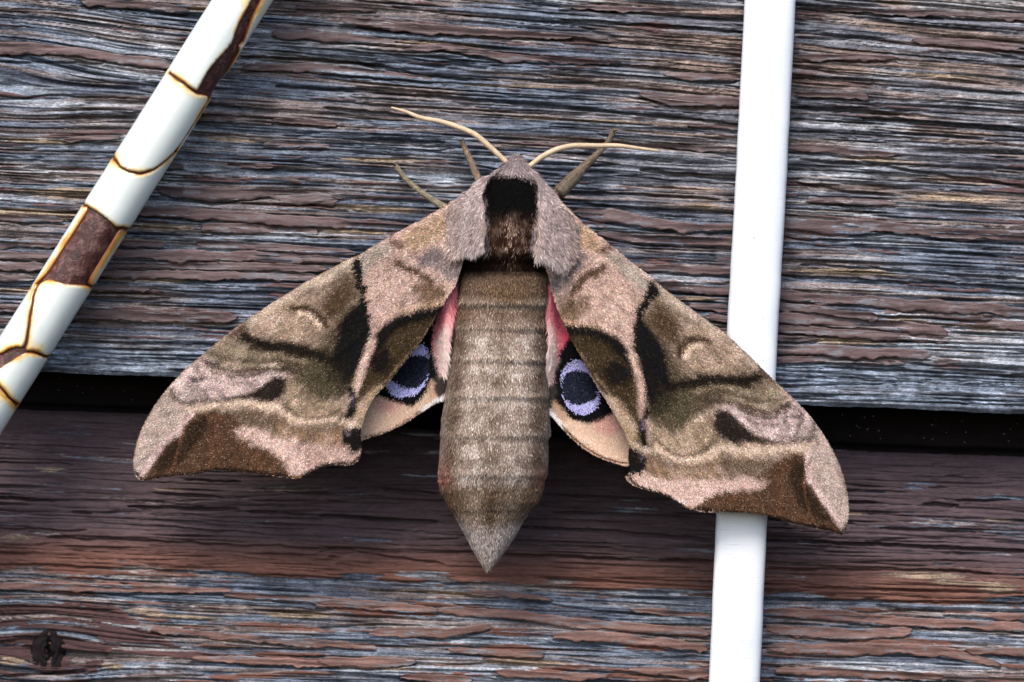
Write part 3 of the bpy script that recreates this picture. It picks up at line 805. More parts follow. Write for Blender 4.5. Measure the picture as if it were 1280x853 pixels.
for ip, pc in enumerate(pieces):
    poly = catmull(T_(pc), True, 3)
    keep = [0]
    for j in range(1, len(poly)):
        if np.hypot(*(poly[j] - poly[keep[-1]])) > .8: keep.append(j)
    poly = poly[keep]
    nx_ = np.roll(poly, -1, 0) - np.roll(poly, 1, 0)
    nx_ = np.stack([nx_[:, 1], -nx_[:, 0]], 1) / (np.hypot(nx_[:, 0], nx_[:, 1])[:, None] + 1e-9)
    tst = poly + nx_ * .5
    sgn_ = np.where(poly_d(poly, tst[:, 0], tst[:, 1])[1], -1, 1)[:, None]
    poly = poly + nx_ * sgn_ * .8
    poly[:, 0] += 1.3 * (vn(poly[:, 0] / 7, poly[:, 1] / 7, 71) - .5)
    V, F, B = cdt(poly, 2.4)
    d, ins = poly_d(poly, V[:, 0], V[:, 1])
    # stains ignore the hidden back ends
    back = (np.abs(V[:, 1]) > BK - 6)
    top = RSH - 1.6 * (1 - smooth(0, 2.6, d))
    top = top + .5 * (vn(V[:, 0] / 30, V[:, 1] / 30, 72) - .5)
    n = len(V)
    aa = V[F[:, 1]] - V[F[:, 0]]; bb = V[F[:, 2]] - V[F[:, 0]]
    ar = aa[:, 0] * bb[:, 1] - aa[:, 1] * bb[:, 0]
    F = np.where((ar < 0)[:, None], F[:, ::-1], F)
    Ed = np.concatenate([F[:, [0, 1]], F[:, [1, 2]], F[:, [2, 0]]]); kk = np.sort(Ed, 1); kk = kk[:, 0] * 10 ** 7 + kk[:, 1]
    u, idx, cnt = np.unique(kk, return_index=True, return_counts=True); B = Ed[idx[cnt == 1]]
    P1 = rodmap(V[:, 0], V[:, 1], top); P2 = rodmap(V[:, 0], V[:, 1], np.full(n, RC - 1.2))
    side = np.stack([B[:, 1], B[:, 0], B[:, 0] + n, B[:, 1] + n], 1)
    nz = fbm(V[:, 0] / 12, V[:, 1] / 12, 73, 3) - .5
    wst = .28 + 1.25 * vn(V[:, 0] / 17, V[:, 1] / 17, 74) ** 2.2
    if ip in (4, 5): wst = wst * 2.4
    if ip == 9: wst = wst * 2.6
    dd = (d / wst) * (1 + .5 * nz)
    w0 = A(238, 246, 243); w1 = A(250, 232, 180); w2 = A(226, 170, 80); w3 = A(132, 70, 26)
    t1 = smooth(11, 4.5, dd)[:, None]; t2 = smooth(4.5, 2.2, dd)[:, None]; t3 = smooth(1.3, .2, dd)[:, None]
    col = w0 * (1 - t1) + w1 * t1; col = col * (1 - t2) + w2 * t2; col = col * (1 - t3) + w3 * t3
    sp_ = smooth(.80, .86, vn(V[:, 0] / 3.1, V[:, 1] / 3.1, 75))[:, None] * .35 * smooth(14, 4, dd)[:, None]
    col = col * (1 - sp_) + A(190, 130, 70) * sp_
    o = mesh_obj('enamel_piece', np.concatenate([P1, P2]), [F, side], m_enam, rod, col=np.concatenate([col, np.tile(w3, (n, 1))]))

# ------------------------------------------------------------------ the moth
moth = empty('moth', 'brown eyed hawk moth resting head up with wings spread over the boards', 'moth', (640, 426, 40))

BT = np.array([  # y, xl, xr, top, bottom
    (194, 641, 650, 62, 46), (197, 637, 654, 72, 38), (203, 631, 660, 82, 30), (212, 622, 668, 92, 22), (222, 610, 676, 100, 14), (240, 596, 690, 106, 8), (262, 588, 702, 110, 6),
    (290, 582, 705, 112, 6), (312, 579, 702, 108, 6), (328, 576, 694, 96, 6), (338, 575, 691, 94, 6), (350, 573, 691, 102, 6), (365, 572, 690, 107, 6), (378, 571, 689, 108, 6),
    (386, 572, 687, 105, 6), (398, 569, 686, 106, 6), (410, 568, 686, 106, 6), (416, 567, 685, 105.5, 6), (432, 566, 685, 107, 6), (449, 564, 685, 108, 6), (455, 563, 684, 107, 5), (475, 560, 685, 108, 4),
    (494, 557, 686, 108, 2), (502, 556, 686, 106.5, 0), (522, 553, 687, 106, -2), (542, 552, 687, 104, -4), (552, 551, 685, 102, -5), (572, 550, 685, 100, -6), (592, 549, 683, 95, -6),
    (600, 548, 681, 92, -5), (612, 550, 679, 87, -4), (625, 557, 674, 82, -2), (640, 566, 661, 75, 2), (655, 574, 652, 68, 6), (670, 582, 644, 61, 10), (685, 590, 634, 54, 15), (697, 597, 625, 48, 20), (706, 602, 619, 44, 25), (712, 606, 615, 40, 30)], float)
def bt(y):
    return [np.interp(y, BT[:, 0], BT[:, j]) for j in (1, 2, 3, 4)]
def body_pt(y, a):
    xl, xr, t, b_ = bt(y)
    cx = (xl + xr) / 2; w = (xr - xl) / 2; ch = (t + b_) / 2; hh_ = (t - b_) / 2
    sm = np.array([342, 382, 412, 452, 499, 548, 597, 640.])
    k_ = np.clip(np.searchsorted(sm, y) - 1, 0, 6)
    fr_ = np.clip((y - sm[k_]) / (sm[k_ + 1] - sm[k_]), 0, 1)
    st_ = np.where((y > 342) & (y < 640), 1.3 * (fr_ ** 1.6) * np.clip((1 - fr_) * 9, 0, 1) - .3, 0)
    w = w + st_; hh_ = hh_ + st_
    p = 2 / 2.25
    ca, sa = np.cos(a), np.sin(a)
    return np.stack([cx + w * np.sign(ca) * np.abs(ca) ** p, y, ch + hh_ * np.sign(sa) * np.abs(sa) ** p], -1)
def body_nrm(y, a):
    e = 1e-2
    da = body_pt(y, a + e) - body_pt(y, a - e); dy_ = body_pt(y + 1.5, a) - body_pt(y - 1.5, a)
    n = unit(np.cross(da, dy_))
    c = body_pt(y, a); xl, xr, t, b_ = bt(y)
    ctr = np.stack([(xl + xr) / 2, y, (t + b_) / 2], -1)
    s = np.sign(((c - ctr) * n).sum(-1, keepdims=True)); s[s == 0] = 1
    return n * s, unit(dy_)

# ---- painting by layers
def paint(x, y, base, layers, seed=0):
    return paint_over(np.tile(np.asarray(base, float), (len(x), 1)), x, y, layers, seed)
def paint_over(col, x, y, layers, seed=0):
    nzx = 3.4 * (fbm(x / 9, y / 9, 300 + seed, 3) - .5) + 2.0 * (vn(x / 2.6, y / 2.6, 310 + seed) - .5)
    for L in layers:
        kind, pts, c, f = L[:4]
        amt = L[4] if len(L) > 4 else 1.0
        if kind == 'p':
            d = sdf(pts, x, y)
            f = f * .8
            a = smooth(f, -f, d + nzx * min(1.5, .4 + f / 8))
        else:   # line: pts, color, (width, feather)
            w, ff = f
            d, _ = poly_d(pts, x, y, closed=False)
            a = smooth(w + ff, max(w - ff, 0) * .6, d + nzx * .6)
        a = (a * amt)[:, None]
        col = col * (1 - a) + c * a
    return col

LW = [
    ('p', [(600, 225), (600, 350), (545, 392), (480, 412), (463, 432), (456, 380), (446, 315), (440, 300), (490, 270), (540, 240)], A(188, 162, 150), 3),
    ('p', [(560, 262), (520, 282), (500, 300), (515, 315), (548, 300), (575, 285)], A(176, 150, 124), 8),
    ('p', [(448, 322), (470, 308), (492, 300), (490, 315), (470, 330), (452, 345)], A(168, 158, 148), 6),
    ('l', [(488, 299), (495, 304), (503, 308)], A(98, 74, 58), (5, 4), .9),
    ('p', [(522, 322), (540, 308), (556, 312), (562, 330), (575, 330), (576, 352), (560, 350), (545, 335), (525, 333)], A(112, 106, 112), 6, .85),
    ('l', [(497, 328), (508, 336), (520, 338), (530, 345), (537, 348), (540, 362), (552, 368)], A(92, 70, 52), (4.5, 3), .9),
    ('p', [(515, 356), (535, 350), (556, 356), (556, 378), (535, 382), (520, 372)], A(104, 82, 60), 8, .85),
    ('p', [(486, 412), (505, 388), (535, 378), (556, 372), (552, 390), (530, 392), (505, 398)], A(190, 162, 130), 4, .7),
    # costa strip and tan forefield
    ('p', [(437, 323), (388, 350), (339, 380), (301, 406), (312, 412), (350, 385), (395, 360), (440, 338)], A(172, 158, 142), 6),
    ('p', [(440, 340), (447, 375), (430, 395), (405, 405), (400, 380), (415, 355)], A(88, 70, 50), 14),
    ('p', [(330, 392), (372, 370), (400, 372), (380, 388), (400, 415), (395, 430), (350, 425), (320, 412)], A(168, 148, 128), 10, .8),
    # olive field
    ('p', [(445, 372), (420, 400), (400, 430), (345, 430), (318, 428), (300, 440), (330, 452), (360, 462), (368, 490), (395, 505), (428, 500), (440, 480), (455, 440)], A(80, 70, 52), 12, .95),
    ('p', [(385, 440), (425, 440), (430, 480), (405, 500), (375, 480)], A(84, 80, 58), 12, .7),
    # black median mark
    ('p', [(441, 385), (455, 375), (462, 400), (464, 428), (457, 445), (445, 468), (432, 480), (424, 462), (412, 450), (420, 430), (425, 405)], A(9, 7, 4), 7),
    ('p', [(436, 335), (447, 322), (451, 324), (453, 345), (457, 372), (461, 400), (463, 425), (452, 425), (446, 395), (449, 370), (444, 350)], A(9, 7, 4), 3),
    ('p', [(425, 455), (445, 450), (440, 480), (428, 490), (410, 478), (405, 462)], A(30, 24, 14), 10, .65),
    # median line
    ('l', [(304, 421), (318, 428), (335, 434), (352, 434), (375, 438), (398, 446), (425, 455)], A(34, 27, 16), (7, 5), .95),
    ('l', [(288, 421), (297, 415), (305, 409)], A(80, 62, 54), (4, 3), .9),
    # discal crescent
    ('l', [(364, 386), (378, 384), (392, 388), (403, 398), (408, 408)], A(84, 64, 42), (4, 3), .85),
    ('l', [(372, 391), (384, 394), (394, 401), (399, 410)], A(206, 182, 158), (2.6, 2), .9),
    # postmedian: lilac band and greys
    ('p', [(251, 447), (292, 425), (315, 440), (345, 452), (350, 464), (300, 462), (262, 456)], A(146, 136, 116), 6, .9),
    ('l', [(275, 460), (290, 466), (305, 466), (325, 462)], A(104, 92, 72), (4.5, 4), .7),
    ('p', [(233, 462), (255, 447), (268, 458), (300, 467), (340, 463), (356, 468), (345, 478), (318, 488), (290, 500), (262, 506), (236, 512), (208, 508), (200, 500), (206, 486)], A(196, 177, 174), 7),
    ('l', [(259, 453), (266, 458), (272, 456)], A(84, 72, 74), (4, 3), .9),
    ('l', [(356, 462), (365, 462)], A(80, 68, 60), (5, 3), .8),
    ('p', [(220, 488), (240, 486), (262, 494), (275, 500), (262, 508), (240, 512), (222, 505)], A(152, 140, 136), 7, .7),
    ('l', [(252, 449), (258, 458), (272, 466), (290, 471), (310, 470), (332, 465)], A(84, 72, 64), (2.6, 1.8), .85),
    ('l', [(240, 458), (252, 470), (272, 478), (296, 480), (318, 476)], A(126, 110, 108), (2.4, 1.8), .75),
    ('l', [(258, 440), (275, 447), (298, 450), (325, 452), (352, 452), (380, 458)], A(90, 78, 60), (2.8, 2), .75),
    ('l', [(268, 430), (288, 436), (318, 442), (350, 444), (385, 452)], A(170, 154, 130), (2.2, 2), .55),
    ('l', [(232, 480), (250, 490), (262, 497), (282, 494)], A(104, 92, 92), (2.4, 1.8), .75),
    ('l', [(214, 489), (219, 499), (228, 506), (240, 509)], A(84, 76, 76), (4, 3), .85),
    ('l', [(238, 474), (245, 476)], A(92, 80, 80), (3.5, 3), .7),
    ('l', [(265, 484), (276, 488)], A(130, 116, 118), (4, 3), .7),
    # median lunules
    ('p', [(352, 498), (360, 482), (375, 478), (400, 505), (428, 500), (436, 518), (415, 528), (385, 534), (362, 524)], A(162, 144, 122), 8, .9),
    ('l', [(358, 512), (372, 526), (390, 531), (412, 527), (428, 518)], A(96, 80, 60), (3.5, 3), .75),
    # dark wedge
    ('p', [(344, 469), (357, 474), (355, 490), (350, 499), (336, 502), (318, 499), (302, 500), (290, 500), (300, 494), (316, 490), (330, 480)], A(34, 26, 24), 4, .95),
    ('l', [(218, 494), (226, 506), (242, 511), (256, 507), (270, 509), (290, 504), (305, 505)], A(82, 68, 62), (2.6, 2), .85),
    # pale submarginal line
    ('l', [(228, 516), (244, 511), (262, 508), (290, 504), (314, 504), (330, 508), (345, 509), (357, 518), (372, 526), (396, 527), (420, 522)], A(204, 180, 158), (4.5, 4), .85),
    # lower field tan
    ('p', [(345, 520), (372, 538), (400, 542), (430, 532), (432, 545), (428, 558), (400, 556), (370, 552), (345, 545)], A(142, 116, 92), 7, .9),
    ('p', [(290, 540), (316, 534), (345, 548), (372, 552), (405, 560), (428, 558), (440, 562), (450, 572), (438, 580), (414, 580), (397, 584), (384, 592), (368, 597), (358, 597), (352, 578), (335, 562), (310, 552)], A(200, 172, 162), 6),
    ('p', [(276, 516), (300, 514), (330, 514), (346, 524), (345, 540), (325, 536), (300, 532), (280, 530)], A(104, 88, 70), 5, .9),
    # apex
    ('p', [(213, 480), (196, 502), (183, 525), (172, 546), (166, 570), (168, 592), (176, 598), (196, 570), (214, 548), (226, 540), (236, 522), (232, 508)], A(168, 154, 146), 4),
    ('l', [(182, 590), (192, 573), (206, 555), (218, 545), (232, 530), (240, 518)], A(200, 176, 174), (4.5, 3.5), .9),
    # brown marginal field
    ('p', [(177, 602), (190, 583), (205, 563), (214, 550), (226, 548), (233, 530), (243, 518), (262, 514), (282, 516), (296, 524), (308, 532), (290, 538), (296, 550), (318, 560), (342, 568), (354, 584), (362, 600), (314, 594), (262, 592), (204, 600)], A(90, 66, 48), 3.0),
    ('p', [(190, 586), (214, 553), (232, 545), (236, 528), (256, 520), (262, 535), (240, 560), (225, 580), (200, 592)], A(50, 38, 27), 7, .85),
    ('p', [(296, 553), (330, 563), (352, 580), (356, 594), (320, 588), (290, 572)], A(92, 68, 48), 7, .8),
    ('l', [(232, 535), (224, 560), (215, 588)], A(112, 76, 56), (1.2, 1.2), .6),
    ('l', [(276, 520), (268, 550), (262, 585)], A(118, 74, 50), (1.4, 1.6), .5),
    ('l', [(320, 562), (326, 590)], A(120, 74, 46), (1.4, 1.6), .5),
    # inner margin
    ('p', [(463, 428), (478, 412), (505, 396), (545, 388), (560, 380), (530, 425), (500, 462), (468, 500), (452, 535), (440, 530), (440, 495), (455, 455)], A(70, 57, 38), 3),
    ('l', [(470, 430), (482, 413), (500, 401), (522, 394), (548, 388)], A(14, 10, 6), (8, 4), .97),
    ('p', [(462, 445), (482, 436), (490, 452), (482, 468), (466, 466)], A(24, 17, 10), 7, .92),
    ('l', [(546, 396), (530, 420), (510, 444), (490, 467), (472, 487)], A(124, 106, 84), (.8, 1.0), .7),
    ('p', [(470, 484), (480, 484), (462, 512), (453, 536), (440, 530), (446, 505)], A(172, 150, 124), 6, .9),
    ('l', [(464, 428), (458, 446), (450, 468), (444, 486), (438, 500)], A(194, 168, 154), (5, 3.5), .95),
    # tornal marks
    ('l', [(437, 488), (441, 500), (439, 514), (434, 524)], A(10, 8, 12), (5, 2.5), .95),
    ('l', [(440, 497), (441, 506)], A(110, 98, 140), (1.6, 1.4), .7),
    ('l', [(430, 526), (438, 530), (444, 527)], A(206, 188, 170), (3, 2.5), .8),
    ('p', [(428, 537), (446, 534), (453, 538), (453, 562), (446, 568), (436, 562), (429, 552)], A(9, 8, 10), 3, .97),
    ('l', [(432, 538), (437, 541)], A(120, 112, 120), (2, 2), .6),
]
EDGE_L = [(169, 591), (179, 600.5), (204, 596), (244, 593), (262.5, 588), (290.6, 588), (314, 591), (342, 594.6), (370, 597.5), (383, 593.5), (397, 585), (415.6, 580.6), (439, 580.6), (451, 570)]
LW_fine = [
    ('l', [(214, 487), (218, 499), (229, 505), (243, 502), (255, 501), (272, 502), (290, 498), (310, 496)], A(78, 66, 60), (2.4, 2.0), .7),
    ('l', [(258, 454), (267, 458), (281, 463), (295, 466), (314, 463), (333, 461), (354, 462), (366, 464)], A(78, 66, 56), (2.6, 1.6), .8),
    ('l', [(236, 473), (243, 476), (252, 474)], A(84, 74, 74), (2.6, 1.6), .75),
    ('l', [(352, 499), (360, 512), (374, 521), (390, 524), (408, 521), (426, 511)], A(88, 72, 56), (2.2, 1.6), .7),
    ('l', [(262, 444), (280, 449), (300, 452), (322, 452), (345, 450)], A(104, 92, 74), (2.0, 1.6), .6),
    ('l', [(240, 482), (256, 486), (272, 490), (284, 488)], A(150, 134, 132), (2.0, 1.6), .6),
    ('l', [(222, 508), (244, 511), (264, 508), (290, 504), (314, 504), (330, 508), (346, 509), (358, 519), (373, 527), (396, 529), (420, 524)], A(206, 186, 168), (2.6, 1.8), .7),
    ('l', [(298, 518), (320, 517), (342, 522), (362, 534), (392, 540), (424, 536)], A(104, 84, 64), (2.6, 2.0), .5),
    ('l', [(372, 391), (384, 393), (394, 400), (399, 409)], A(214, 192, 170), (2.0, 1.2), .85),
    ('l', [(365, 386), (380, 385), (394, 389), (404, 399), (407, 410)], A(66, 50, 34), (2.2, 1.6), .85),
    ('l', [(306, 419), (320, 427), (338, 433), (356, 433), (376, 437), (400, 446), (426, 456)], A(36, 28, 18), (4.0, 2.4), .85),
    ('l', [(497, 328), (508, 335), (519, 338), (530, 345), (538, 349)], A(84, 64, 48), (2.2, 1.8), .8),
    ('l', [(232, 522), (224, 556), (214, 590)], A(112, 72, 50), (1.2, 1.0), .7),
    ('l', [(262, 514), (262, 548), (258, 588)], A(108, 74, 52), (1.0, 1.0), .5),
    ('l', [(300, 532), (306, 560), (308, 590)], A(120, 84, 62), (1.0, 1.0), .45),
]
LW_edge = LW_fine + [('l', EDGE_L, A(40, 24, 17), (2.8, 1.4), .95), ('l', [(366, 597), (374, 597)], A(176, 130, 76), (1.6, 1.2), .8)]
FW_BASE = A(144, 127, 112)
def paint_fw(x, y, seed=0):
    bx, by = 600.0, 262.0
    ph = np.arctan2(y - by, bx - x); rr = np.hypot(x - bx, y - by)
    # hair-like scale rows drag every marking a little outwards
    far = smooth(40, 160, rr)
    d = (6.0 * (vn(ph * 120, rr / 30, 480 + seed) - .5) + 4.0 * (vn(ph * 55, rr / 45, 481 + seed) - .5)) * far
    q = rr + d
    x2 = bx - q * np.cos(ph); y2 = by + q * np.sin(ph)
    c = paint(x2, y2, FW_BASE, LW, seed)
    # soft mottling of paler and darker scales
    l = c @ np.array([.25, .6, .15])
    m = .55 * fbm(q / 15, ph * 16, 490 + seed, 3) + .45 * fbm(ph * 60, rr / 16, 470 + seed, 3)
    lit = smooth(.05, .14, l)
    up = (smooth(.52, .66, m) * .30 * lit)[:, None]; dn = (smooth(.48, .34, m) * .36 * lit)[:, None]
    c = c * (1 - up) + A(206, 184, 174) * up
    c = c * (1 - dn) + A(86, 70, 56) * dn
    c = paint_over(c, x, y, LW_edge, seed)
    c = c * (.78 + .44 * fbm(x / 5, y / 5, 460 + seed, 2))[:, None]
    l = c @ np.array([.25, .6, .15])
    return c * (np.clip(l, .004, 1)[:, None] / .27) ** .22 * np.array([1.04, .98, .955])

OUT_L = [(590, 250), (565, 254), (551, 262), (518, 280), (488, 296), (450.5, 318.5), (437.5, 323.4), (388, 350), (339, 379.7), (301.5, 405.5), (288, 415), (251, 446), (232, 462), (213, 482), (197, 502),
         (183, 525.5), (173.5, 546.5), (168, 570), (169, 591), (179, 600.5), (204, 596), (244, 593), (262.5, 588), (290.6, 588), (314, 591), (342, 594.6), (370, 597.5), (383, 593.5), (397, 585),
         (415.6, 580.6), (439, 580.6), (451, 570), (451, 548), (452, 534), (458, 515), (467, 497.4), (481, 483), (495, 466), (512, 444.7), (526, 427), (543, 398), (553, 381), (569, 355.5), (576, 335), (582, 318), (600, 300)]
OUT_R = [(690, 240), (700, 252), (716, 268), (730, 282), (758.5, 303), (782, 323), (810, 344), (831, 362), (859, 383), (885, 402), (905, 416), (933, 442), (968.6, 477), (992, 499), (1013.5, 522),
         (1032, 548), (1046, 574), (1055.6, 602), (1060, 630), (1059, 655), (1053, 667), (1046, 666), (1027.5, 661.6), (990, 653.4), (959.5, 644), (934, 640.5), (905.6, 640), (877.5, 639.4), (859, 634.6),
         (843, 625), (829, 618), (800.6, 610), (788, 604), (782, 596), (788, 589), (785.4, 575), (785.4, 554), (777, 532.6), (765.5, 513), (754, 495), (744, 479), (730, 453), (713.4, 422), (702, 396.6), (691, 368.4),
         (686, 345), (680, 320), (675, 290)]
# thin plate map right wing -> left wing
LMK = np.array([  # left x,y, right x,y
    (176, 599, 1055, 667), (168, 575, 1060, 636), (444, 322, 819, 352), (565, 254, 716, 268), (463, 430, 795, 450), (545, 391, 708, 412), (365, 387, 886, 428), (405, 411, 852, 449),
    (306, 421, 948, 472), (348, 488, 899, 530), (214, 550, 1013, 607), (368, 597, 862, 636), (439, 580, 797, 608), (300, 408, 957, 463), (251, 446, 992, 499), (197, 502, 1030, 545),
    (440, 550, 797, 582), (438, 505, 806, 535), (458, 515, 778, 536), (495, 466, 742, 474), (183, 525, 1047, 577), (437, 323, 827, 358), (388, 350, 868, 388), (339, 380, 912, 422),
    (262, 588, 977, 649), (314, 591, 915, 640), (451, 568, 786, 594), (569, 355, 691, 368), (512, 445, 727, 448), (488, 296, 762, 306), (520, 325, 735, 325), (286, 505, 975, 562),
    (240, 512, 1010, 560), (345, 535, 900, 590), (400, 545, 838, 590), (310, 535, 945, 600), (455, 470, 797, 492), (436, 400, 815, 425), (540, 362, 712, 385), (350, 455, 905, 495), (425, 470, 822, 500), (230, 470, 1005, 513)], float)
def tps(src, dst):
    n = len(src)
    def U(r2): return r2 * np.log(r2 + 1e-9) * .5
    d2 = ((src[:, None] - src[None]) ** 2).sum(-1) / 1e4
    K = U(d2) + np.eye(n) * 0.02
    P = np.column_stack([np.ones(n), src / 100])
    M = np.block([[K, P], [P.T, np.zeros((3, 3))]])
    w = np.linalg.solve(M, np.concatenate([dst, np.zeros((3, 2))]))
    def f(x, y):
        q = np.stack([x, y], 1)
        d2 = ((q[:, None] - src[None]) ** 2).sum(-1) / 1e4
        return U(d2) @ w[:n] + np.column_stack([np.ones(len(q)), q / 100]) @ w[n:]
    return f
R2L = tps(LMK[:, 2:], LMK[:, :2])

COSTA_L = OUT_L[1:18]; COSTA_R = OUT_R[1:19]
def vein(x, y, bx, by, sgn):
    ph = np.arctan2(y - by, (x - bx) * sgn); r = np.hypot(x - bx, y - by)
    h = 0
    for a0 in (0.60, .74, .88, 1.02, 1.16, 1.30):
        h = h + .7 * np.exp(-((ph - a0) * r / 3.5) ** 2) * smooth(60, 180, r)
    return h + .9 * np.cos((ph - .74) / .14 * 2 * np.pi) * .35 * smooth(150, 330, r)
def h_fw_L(x, y):
    u = np.clip((575 - x) / 405, -.05, 1)
    h = 88 - 50 * np.clip(u, 0, 1) ** 1.1 + 5 * np.sin(np.pi * np.clip(u, 0, 1))
    d, _ = poly_d(COSTA_L, x, y, closed=False)
    h = h - 5 * np.exp(-d / 5.0) + vein(x, y, 590, 290, -1)
    h = h - 7 * np.exp(-((y - 4.2 * (463 - x) - 430) ** 2) / 400) * 0
    # fold between the basal field and the inner margin
    dl, _ = poly_d([(545, 390), (500, 398), (475, 420), (463, 440), (448, 478), (438, 510)], x, y, closed=False)
    return h + 1.6 * np.exp(-(dl / 9) ** 2)
def h_fw_R(x, y):
    u = np.clip((x - 700) / 355, 0, 1)
    h = 88 - 30 * u ** 1.3 + 6 * np.sin(np.pi * u)
    d, _ = poly_d(COSTA_R, x, y, closed=False)
    h = h - 5 * np.exp(-d / 5.0) + vein(x, y, 690, 300, 1)
    dl, _ = poly_d([(712, 412), (750, 420), (780, 438), (794, 455), (800, 495), (808, 535)], x, y, closed=False)
    return h + 1.6 * np.exp(-(dl / 9) ** 2)

def surf_n(f, x, y):
    gx = (f(x + 1, y) - f(x - 1, y)) / 2; gy = (f(x, y + 1) - f(x, y - 1)) / 2
    return unit(np.stack([-gx, -gy, np.ones_like(gx)], -1))

def rand_in(poly, dens, grow=0.0):
    P = np.asarray(poly); x0, y0 = P.min(0)[:2] - 3; x1, y1 = P.max(0)[:2] + 3
    n = int((x1 - x0) * (y1 - y0) * dens)
    x = rng.uniform(x0, x1, n); y = rng.uniform(y0, y1, n)
    s = sdf(P, x, y)
    k = s < grow
    return x[k], y[k], s[k]

def speckle(n, sig=.36, bright=.04):
    m = np.exp(rng.normal(0, sig, n))
    br = rng.random(n) < bright
    m[br] *= rng.uniform(1.3, 1.9, br.sum())
    return m[:, None]

def forewing(side):
    L = side == 'L'
    poly = catmull(OUT_L if L else OUT_R, True, 4)
    f = h_fw_L if L else h_fw_R
    def colf(x, y):
        if L: return paint_fw(x, y) * .62
        q = R2L(x, y); return paint_fw(q[:, 0], q[:, 1], 5) * .62
    w = sheet('forewing', poly, 3.2, f, 1.8, m_memb, moth, colf)
    x, y, s = rand_in(poly, 2.0, .3)
    j = .7
    jx, jy = x + rng.normal(0, j, len(x)), y + rng.normal(0, j, len(x))
    rj = np.hypot(x - (600 if L else 682), y - 275)
    rk = 2.0 + rng.normal(0, 1.5, len(x))
    jx = jx + (x - (600 if L else 682)) / rj * rk; jy = jy + (y - 275) / rj * rk
    if L: col = paint_fw(jx, jy)
    else:
        q = R2L(jx, jy); col = paint_fw(q[:, 0], q[:, 1], 5)
    bx, by = (600, 270) if L else (682, 285)
    dr = np.stack([x - bx, y - by, x * 0], 1)
    N = surf_n(f, x, y)
    ang = rng.normal(0, .38, len(x))
    dr = unit(dr)
    dr = np.stack([dr[:, 0] * np.cos(ang) - dr[:, 1] * np.sin(ang), dr[:, 0] * np.sin(ang) + dr[:, 1] * np.cos(ang), x * 0], 1)
    dr = dr - N * (dr * N).sum(1, keepdims=True)
    Nt = unit(N + rng.normal(0, .15, N.shape))
    P = np.stack([x, y, f(x, y) + rng.uniform(.1, .5, len(x))], 1)
    keep = ~((s > -2) & (rng.random(len(x)) < .3))
    lum = speckle(len(x))
    # greyer and warmer single scales
    tint = 1 + rng.normal(0, .07, (len(x), 3))
    col = col * lum * tint
    lt = rng.random(len(x)) < .09
    col[lt] += A(128, 112, 98) * rng.uniform(.4, 1.2, (lt.sum(), 1)) * np.clip((col[lt] @ np.array([.25, .6, .15])) / .04, .12, 1)[:, None]
    col = np.clip(col, 0.004, .85)
    rr_ = np.hypot(x - bx, y - by)
    Ls = rng.uniform(1.9, 3.3, len(x)) * np.where(rr_ < 150, 1.6, 1.0)
    Ls = Ls * np.where(s > -2.5, .55, 1)
    scales('wing_scales', P[keep], dr[keep], Nt[keep], Ls[keep], rng.uniform(.75, 1.3, len(x))[keep], col[keep], m_scale, w, lift=.22)
    return w
fwL = forewing('L'); fwR = forewing('R')

# ---- hindwings
HW_L = [(572, 352), (556, 380), (540, 400), (515, 425), (490, 455), (468, 480), (452, 515), (451, 546), (462, 545), (473.5, 542), (485, 537.5), (497, 532), (508, 526), (517, 520), (530, 511.5), (543, 502.5), (551, 500), (557, 498),
        (559, 492), (558, 479), (557, 466), (560, 443), (562, 420), (566, 397), (572, 372)]
HW_R = [(684, 350), (694, 372), (706, 396), (728, 425), (745, 455), (765, 485), (782, 520), (792, 552), (786, 579), (772.5, 578), (762, 575), (753, 572), (743, 567), (733, 561), (724, 554), (716, 547), (705, 536), (696.6, 526), (690, 516), (684, 513), (677, 512), (671, 507),
        (671, 498), (675, 488), (679, 475), (684, 450), (686.5, 425), (684, 400), (684, 375)]
def h_hw_L(x, y):
    u = np.clip((575 - x) / 130, 0, 1)
    return 62 - 14 * u + 17 * np.exp(-((x - 560) / 11) ** 2) * smooth(490, 440, y) + 1.5 * np.sin((x * .6 + y) / 9.0)
def h_hw_R(x, y):
    u = np.clip((x - 680) / 110, 0, 1)
    return 62 - 10 * u + 17 * np.exp(-((x - 685) / 11) ** 2) * smooth(490, 440, y) + 1.5 * np.sin((-x * .6 + y) / 9.0)
BLK = A(14, 12, 16)
HL_layers = [
    ('p', [(440, 500), (475, 496), (500, 506), (515, 508), (530, 495), (541, 478), (548, 480), (548, 496), (535, 512), (500, 540), (440, 560)], A(226, 192, 168), 2.5),
    ('p', [(470, 498), (500, 506), (495, 516), (472, 514)], A(222, 160, 150), 6, .7),
    ('p', [(533, 484), (541, 474), (548, 482), (546, 496), (538, 502)], A(186, 150, 124), 3, .7),
    ('p', [(545, 470), (560, 466), (560, 494), (548, 497), (543, 485)], A(66, 58, 54), 4),
    ('p', [(574, 350), (553, 382), (543, 408), (540, 430), (545, 450), (552, 470), (558, 468), (560, 440), (562, 410), (572, 375)], A(232, 130, 142), 2.5),
    ('p', [(545, 425), (562, 400), (564, 420), (562, 445), (559, 470), (551, 470), (545, 450)], A(232, 208, 200), 8),
    ('l', [(559, 493), (552, 498), (543, 501), (536, 507), (528, 513)], A(238, 234, 232), (2.8, 1.4)),
    ('l', [(528, 514), (515, 522), (497, 533), (473, 543), (455, 546)], A(64, 44, 38), (1.5, 1.5), .8),
]
EYE_L = dict(ring=[(478, 478), (500, 452), (515, 438), (522, 433), (529, 433), (534, 439), (536.5, 450), (537, 460), (534, 472), (530, 482), (523, 491), (514, 496), (502, 498), (491, 495), (485, 487)],
             pup=[(480, 470), (505, 448), (517, 447), (528, 447), (534, 451), (535, 460), (532, 470), (528, 478), (521, 484), (510, 485), (500, 482), (493, 476), (488, 474)])
